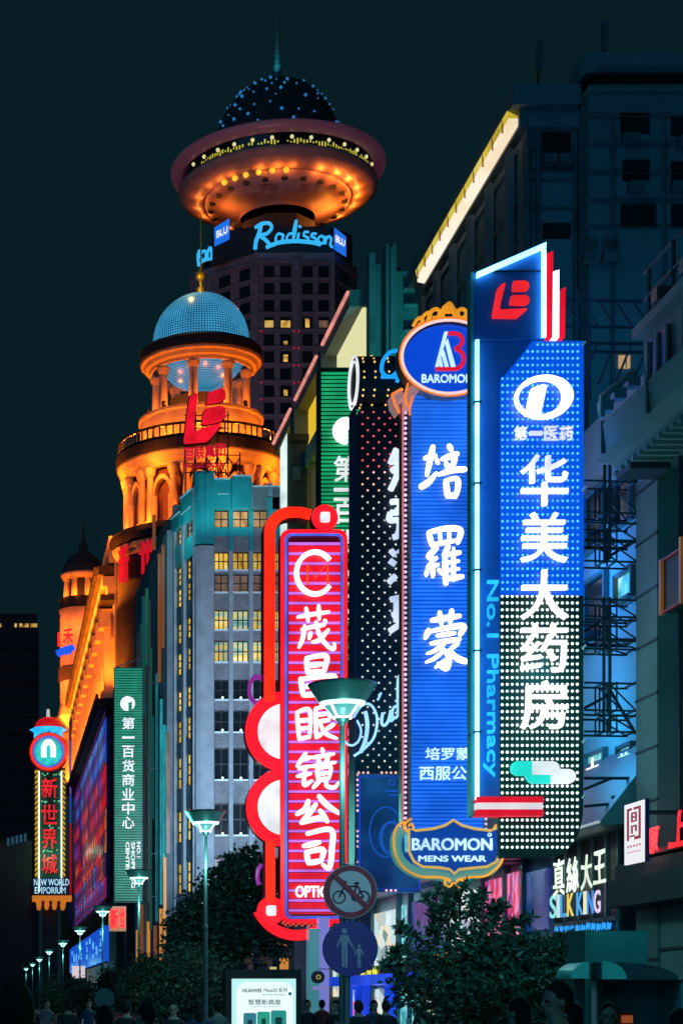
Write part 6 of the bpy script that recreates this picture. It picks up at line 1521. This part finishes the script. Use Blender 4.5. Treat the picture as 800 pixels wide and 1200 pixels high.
mb = MB().box(X(332,75), X(334,75), 75.1, 75.3, .121, Z(1144.2,75)); mb.build('post', M['dark_metal'], og)
rb = thing('round_shop_sign', 'dark round hanging sign with a yellow ring beside the road signs', 'sign', P(373, 1146, 48))
MB().disc(X(373,48), Z(1145,48), X(7.5,48), X(7.5,48), 48, 48.15, 28).build('disc', M['panel_black'], rb); mb = MB(); mb.ring(X(373,48), Z(1145,48), .06, .06, .022, .022, 47.97, 47.997, 18); mb.build('ring', em('ring_dim_yellow', (.35,.28,.06), 1), rb)
MB().pbox(366, 1156, 382, 1160, 48, 0, .1).build('plate', em('plate_lilac', (.20,.17,.45), 1), rb); mb = MB().box(X(373,48), 10.1, 48.05, 48.1, Z(1136,48), Z(1135,48)); mb.build('arm', M['steel_truss'], rb)
pa = thing('violet_lit_pillar', 'violet and teal lit shop pillar right of the advertising lightbox', 'pillar', (X(370,49.5), 49.5, 0))
MB().box(X(362,49.5), X(374,49.5), 49.5, 49.9, .121, Z(1088,49.5)).build('shaft', em('pillar_teal', (.05,.22,.26), .8), pa); MB().box(X(374,49.5)+.003, X(386,49.5), 49.55, 49.9, .121, Z(1075,49.5)).build('lit_face', em('pillar_violet', (.20,.20,.62), .8), pa)

# ------------------------------------------------------------------ trees and clipped shrubs
def foliage(mb, blobs, n, size, seed):
    rnd = random.Random(seed)
    tot = sum(b[3]*b[4]*b[5] for b in blobs)
    for cx, cy, cz, a, b, c in blobs:
        for i in range(int(n*a*b*c/tot)):
            while True:
                u = Vector((rnd.uniform(-1,1), rnd.uniform(-1,1), rnd.uniform(-1,1)))
                if u.length < 1 and rnd.random() < .25+u.length: break
            u *= .82+.30*rnd.random()*rnd.random()*2
            p = Vector((cx+u.x*a, cy+u.y*b, cz+u.z*c)); s_ = size*rnd.uniform(.6,1.35)
            d1 = Vector((rnd.gauss(0,1), rnd.gauss(0,1), rnd.gauss(0,.7))).normalized(); d2 = d1.orthogonal().normalized()
            d2.rotate(Matrix.Rotation(rnd.uniform(0,2*PI), 3, d1))
            mb.add([p-d1*s_*.5, p+d2*s_*.22, p+d1*s_*.5, p-d2*s_*.22], [(0,1,2,3)])
def tree(name, label, cat, base, blobs, n, size, seed, th=None, tr=.12, pale=False, group=None, sprays=()):
    t = thing(name, label, cat, base, group)
    mb = MB(); foliage(mb, blobs, n, size, seed); rnd = random.Random(seed+1)
    for pts in sprays:
        q = spline(pts, 5)
        for p in q:
            for _ in range(9):
                d1 = Vector((rnd.gauss(0,1), rnd.gauss(0,1), rnd.gauss(.3,1))).normalized(); d2 = d1.orthogonal().normalized(); s_ = size*rnd.uniform(.8,1.5); o = p+d1*s_*.5
                mb.add([o-d1*s_*.5, o+d2*s_*.2, o+d1*s_*.5, o-d2*s_*.2], [(0,1,2,3)])
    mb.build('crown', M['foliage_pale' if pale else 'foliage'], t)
    mb = MB(); bx_, by_ = base[0], base[1]; zt = max(b[2] for b in blobs)
    mb.tube(spline([(bx_, by_, base[2]), (bx_+.05, by_, (base[2]+zt)*.4), (bx_-.04, by_, zt)], 4), [tr*(1-.06*i) for i in range(9)], 8)
    for b in blobs[:8]: mb.tube(spline([(bx_, by_, base[2]+(zt-base[2])*.35), ((bx_+b[0])/2, (by_+b[1])/2, b[2]-.4*b[5]), (b[0], b[1], b[2]+.2*b[5])], 4), [tr*.5*(1-.08*i) for i in range(9)], 6)
    for pts in sprays: mb.tube(spline(pts, 5), .012, 5)
    mb.build('trunk', M['bark'], t); return t
def B(px, py, d, rx_, rz_, ry_=None): 
    p = P(px, py, d); return (p.x, p.y, p.z, rx_*d/F, (ry_ or rx_)*d/F, rz_*d/F)
d = 58
tree('street_tree', 'broad dark tree in front of the brick building, left of the red blade sign', 'tree', (X(268,d), d, .121),
     [B(285,1025,d,34,30),B(255,1040,d,26,28),B(312,1050,d,28,34),B(232,1065,d,26,22),B(275,1085,d,46,38),B(215,1085,d,24,20),B(320,1100,d,26,26),B(296,1000,d,14,12),B(245,1110,d,50,40),B(205,1105,d,14,14),B(322,1022,d,18,18)], 15000, .20, 21, tr=.16)
d = 52
tree('clipped_shrub_tree', 'round clipped shrub tree just left of the second lamp pole', 'shrub', (X(225,d), d, .121),
     [B(222,1160,d,52,52),B(250,1170,d,40,44),B(195,1172,d,34,40)], 12000, .13, 22, tr=.1)
d = 60
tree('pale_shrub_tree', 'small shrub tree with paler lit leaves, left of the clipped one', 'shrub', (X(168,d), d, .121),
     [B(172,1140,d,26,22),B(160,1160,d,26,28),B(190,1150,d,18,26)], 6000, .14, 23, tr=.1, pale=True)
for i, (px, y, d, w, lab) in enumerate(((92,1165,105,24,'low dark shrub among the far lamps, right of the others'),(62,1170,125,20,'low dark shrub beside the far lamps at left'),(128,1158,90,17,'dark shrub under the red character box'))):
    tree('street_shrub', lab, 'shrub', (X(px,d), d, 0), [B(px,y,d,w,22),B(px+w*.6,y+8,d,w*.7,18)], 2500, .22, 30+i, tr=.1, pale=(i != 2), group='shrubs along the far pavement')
d = 24
spr = []
rnd = random.Random(77)
for a, b, c, e in ((505,1085,498,1052),(520,1080,515,1040),(538,1075,546,1036),(555,1075,566,1046),(530,1075,535,1048),(575,1080,590,1062),(490,1100,470,1085),(600,1090,622,1075),(470,1130,448,1132),(640,1110,668,1096),(585,1075,583,1058),(512,1078,522,1050),(548,1075,556,1050),(478,1112,462,1120),(655,1120,690,1108)):
    p, q = P(a,b,d), P(c,e,d); m = (p+q)/2+Vector((rnd.uniform(-.05,.05),rnd.uniform(-.3,.3),.02)); spr.append([p, m, q])
tree('magnolia_tree', 'leafy dark tree in front of the shop windows under the menswear sign', 'tree', (X(570,d), d, .121),
     [B(530,1110,d,48,34),B(575,1105,d,42,30),B(620,1120,d,44,28),B(500,1140,d,44,30),B(560,1155,d,70,40),B(630,1155,d,46,32),B(480,1160,d,30,26),B(660,1130,d,26,18),B(600,1185,d,60,30),B(520,1185,d,40,30)], 8500, .105, 41, tr=.09, sprays=spr)
lamp(None, (X(640,21), 20.5, 4.6), (.10,.8,.75), 60, .5)  # added teal fill for the leafy tree
lamp(None, (X(215,44), 47.5, 6.0), (.15,.9,.8), 320, .6)  # added teal fill for the trees on the left
lamp(None, (X(500,D), 22.5, 5.2), (.12,.8,.85), 170, .5)  # second added fill for the leafy tree

# ------------------------------------------------------------------ people in the street
def make_person(seed, coat, hair_long, pose):
    rnd = random.Random(seed)
    me = bpy.data.meshes.new('person'); vs, es, rs_ = [], [], []
    def v(p, r, par=None):
        vs.append(p); rs_.append(r)
        if par is not None: es.append((par, len(vs)-1))
        return len(vs)-1
    pel = v((0,0,.95), (.16,.12)); wa = v((0,0,1.12), (.145,.105), pel); ch = v((0,.01,1.32), (.17,.12), wa); sh_ = v((0,.0,1.44), (.12,.09), ch); nk = v((0,-.01,1.52), (.055,.06), sh_); hd0 = v((0,-.015,1.60), (.05,.055), nk); v((0,-.012,1.63), (.05,.055), hd0)
    for s_ in (-1, 1):
        so2 = v((s_*.17,0,1.42), (.065,.06), sh_); el = v((s_*.235,.03-(.0 if pose == 0 else .05*(s_ > 0)),1.15), (.05,.05), so2)
        if pose == 1 and s_ > 0: wr = v((s_*.16,-.22,1.27), (.034,.034), el); hn = v((s_*.13,-.29,1.31), (.035,.022), wr); fd = Vector((-.1,-.5,.5))
        else: wr = v((s_*.26,-.06*s_,.92), (.034,.034), el); hn = v((s_*.26,-.08*s_,.85), (.035,.022), wr); fd = Vector((0,-.1,-1))
        fd.normalize(); h = Vector(vs[hn])
        for f_ in range(4):
            off = Vector((0,(f_-1.5)*.018,0)) if pose == 0 or s_ < 0 else Vector(((f_-1.5)*.018,0,0)); L_ = (.07,.08,.075,.06)[f_]
            k1 = v(tuple(h+off+fd*L_*.6), (.009,.009), hn); v(tuple(h+off+fd*L_+Vector((-s_*.012,-.01,0))), (.008,.008), k1)
        v(tuple(h+Vector((-s_*.02,-.035,-.01))+fd*.015), (.010,.010), hn)
        hp_ = v((s_*.09,0,.88), (.095,.10), pel); st = .12*s_*(1 if seed % 2 else -1)
        kn = v((s_*.10,-st*.7-.02,.48), (.06,.065), hp_); an = v((s_*.10,-st+.05,.09), (.042,.045), kn); v((s_*.11,-st-.10,.035), (.045,.03), an)
    me.from_pydata(vs, es, []); o = bpy.data.objects.new('person', me); COL.objects.link(o)
    sk = o.modifiers.new('skin', 'SKIN')
    for i, r in enumerate(rs_): me.skin_vertices[0].data[i].radius = r
    me.skin_vertices[0].data[0].use_root = True
    sd = o.modifiers.new('sub', 'SUBSURF'); sd.levels = 1; sd.render_levels = 1
    dg = bpy.context.evaluated_depsgraph_get(); dg.update()
    m1 = bpy.data.meshes.new_from_object(o.evaluated_get(dg)); bpy.data.objects.remove(o)
    hb = MB(); hb.add([tuple(q.co) for q in m1.vertices], [tuple(p.vertices) for p in m1.polygons])
    def ell(c, r, n=18, k=12):
        hb.add([(c[0]+r[0]*math.cos(-PI/2+PI*i/k)*math.cos(2*PI*j/n)+1e-5*j, c[1]+r[1]*math.cos(-PI/2+PI*i/k)*math.sin(2*PI*j/n), c[2]+r[2]*math.sin(-PI/2+PI*i/k)) for i in range(k+1) for j in range(n)],
               [(i*n+j, i*n+(j+1) % n, (i+1)*n+(j+1) % n, (i+1)*n+j) for i in range(k) for j in range(n)])
    ell((0,-.005,1.668), (.076,.096,.108)); ell((0,-.036,1.592), (.056,.058,.052)); ell((0,-.106,1.632), (.014,.020,.022)); ell((0,-.094,1.652), (.010,.014,.026)); ell((0,-.093,1.588), (.024,.010,.010)); ell((0,-.080,1.562), (.024,.016,.016))
    for s_ in (-1, 1): ell((s_*.078,.004,1.640), (.012,.020,.032)); ell((s_*.032,-.082,1.668), (.024,.016,.008))
    me = hb.mesh('person', M['skin']); o = bpy.data.objects.new('person', me); COL.objects.link(o)
    rm = o.modifiers.new('remesh', 'REMESH'); rm.mode = 'VOXEL'; rm.voxel_size = .0095; rm.use_smooth_shade = True
    sm = o.modifiers.new('smooth', 'SMOOTH'); sm.factor = .5; sm.iterations = 2
    dg = bpy.context.evaluated_depsgraph_get(); dg.update()
    m2 = bpy.data.meshes.new_from_object(o.evaluated_get(dg)); bpy.data.objects.remove(o); m2.materials.clear()
    for m in (M['skin'], M[coat], M['cloth_dark'], M['hair'], mat('lip_tone', (.30,.11,.10), .5) if 'lip_tone' not in M else M['lip_tone']): m2.materials.append(m)
    for p in m2.polygons:
        z = p.center.z; far = abs(p.center.x) > .2
        p.material_index = 0 if (z > 1.49 or (far and z < .93) or (pose == 1 and p.center.y < -.2 and 1.2 < z < 1.45)) else (1 if z > .82 else 2); p.use_smooth = True
        q = p.center
        if abs(abs(q.x)-.031) < .015 and q.y < -.06 and abs(z-1.650) < .0075: p.material_index = 3
        if abs(q.x) < .022 and q.y < -.088 and abs(z-1.588) < .008: p.material_index = 4
        if z < .10: p.material_index = 3
    o = bpy.data.objects.new('person', m2); COL.objects.link(o); WLOC[o] = Vector((0,0,0))
    mb = MB(); n, k = 28, 20; rr = random.Random(seed)
    pts = [[(.084*math.cos(-PI/2+PI*i/k)*math.cos(2*PI*j/n), .006+.106*math.cos(-PI/2+PI*i/k)*math.sin(2*PI*j/n), 1.672+.118*math.sin(-PI/2+PI*i/k)) for j in range(n)] for i in range(k+1)]
    vs2 = [(a_*(1+rr.uniform(-.02,.03)), b_*(1+rr.uniform(-.02,.03)), c_+rr.uniform(-.003,.004)) for row in pts for a_, b_, c_ in row]
    def keep(i, j): a_, b_, c_ = pts[i][j]; return c_ > 1.625-1.25*(b_+.02)+(.0 if hair_long else .02)
    mb.add(vs2, [(i*n+j, i*n+(j+1) % n, (i+1)*n+(j+1) % n, (i+1)*n+j) for i in range(k) for j in range(n) if keep(i, j) and keep(i+1, (j+1) % n)])
    if hair_long:
        mb.lathe(0, .035, [(.02, 1.70), (.078, 1.66), (.082, 1.58), (.085, 1.50), (.07, 1.42), (.02, 1.38)], 16, -.15, PI+.15)
    mb.build('hair', M['hair'], o, True)
    return o
protos = [make_person(1,'cloth_dark',False,0), make_person(2,'cloth_blue',True,0), make_person(3,'cloth_dark',True,1), make_person(4,'cloth_red',False,0), make_person(5,'cloth_pale',False,1)]
used = [False]*5
PEOPLE = [ # px, head-top row, distance, prototype, turn, label
 (18,1150,7.5,0,0,'person in dark coat seen close from behind at the left edge'),
 (123,1178,15,1,10,'long-haired person from behind in front of the small round teal sign'),
 (172,1186,16,3,30,'person in dark red top between the pale shrub and the clipped shrub'),
 (36,1184,40,2,160,'person holding something up, right of the close figure in dark coat'),
 (55,1188,44,4,200,'person in a pale top standing below the far street lamps'),
 (80,1186,34,0,15,'dark coated walker under the blue banner, seen from behind'),
 (104,1183,46,1,190,'long-haired walker in blue facing the camera near the shrubs'),
 (148,1184,28,0,-20,'dark coated person in front of the pale shrub tree'),
 (203,1183,26,2,170,'person with one raised hand in front of the clipped shrub'),
 (233,1193,27,1,0,'person in blue right beside the second lamp pole, seen from behind'),
 (255,1186,30,4,20,'person in a pale top beside the advertising lightbox, left of it'),
 (360,1194,38,0,180,'dark coated person just right of the advertising lightbox'),
 (377,1183,44,3,10,'person in dark red before the violet lit pillar'),
 (393,1192,34,2,150,'person with raised hand left of the sign pole'),
 (420,1193,30,0,0,'dark coated person right of the sign pole, by the lit doors'),
 (438,1185,36,1,190,'long-haired person facing the camera before the lit shop doors'),
 (452,1184,32,0,10,'tall dark coated person before the blue framed shop door'),
 (497,1185,36,3,170,'person in dark red passing the teal shop window'),
 (512,1190,30,0,200,'dark coated person at the left foot of the leafy tree'),
 (653,1150,12.5,0,95,'near person in a dark coat looking right, between tree and kiosk'),
 (607,1168,15,2,40,'long-haired near person under the right half of the leafy tree'),
 (672,1187,17,1,10,'long-haired person in blue beside the kiosk post'),
 (712,1190,16,0,170,'dark coated person in front of the kiosk'),
 (795,1181,14,3,0,'person in dark red at the right edge, beyond the kiosk'),
 (540,1192,26,4,0,'person in a pale top in the shade of the leafy tree'),
 (344,1194,42,1,10,'person in blue half hidden by the lightbox right edge')]
for px, y, d, pi_, rz, lab in PEOPLE:
    o = protos[pi_]
    if used[pi_]: o = copy_tree(o)
    used[pi_] = True
    top = Z(y, d); sc = max(.88, min(1.04, top/1.79)); 
    o.location = (X(px,d), d, 0); o.scale = (sc, sc, top/1.79 if .85 < top/1.79 < 1.06 else sc); o.rotation_euler = (0,0,math.radians(rz)+PI)
    tag(o, lab, 'person', 'people walking in the street')
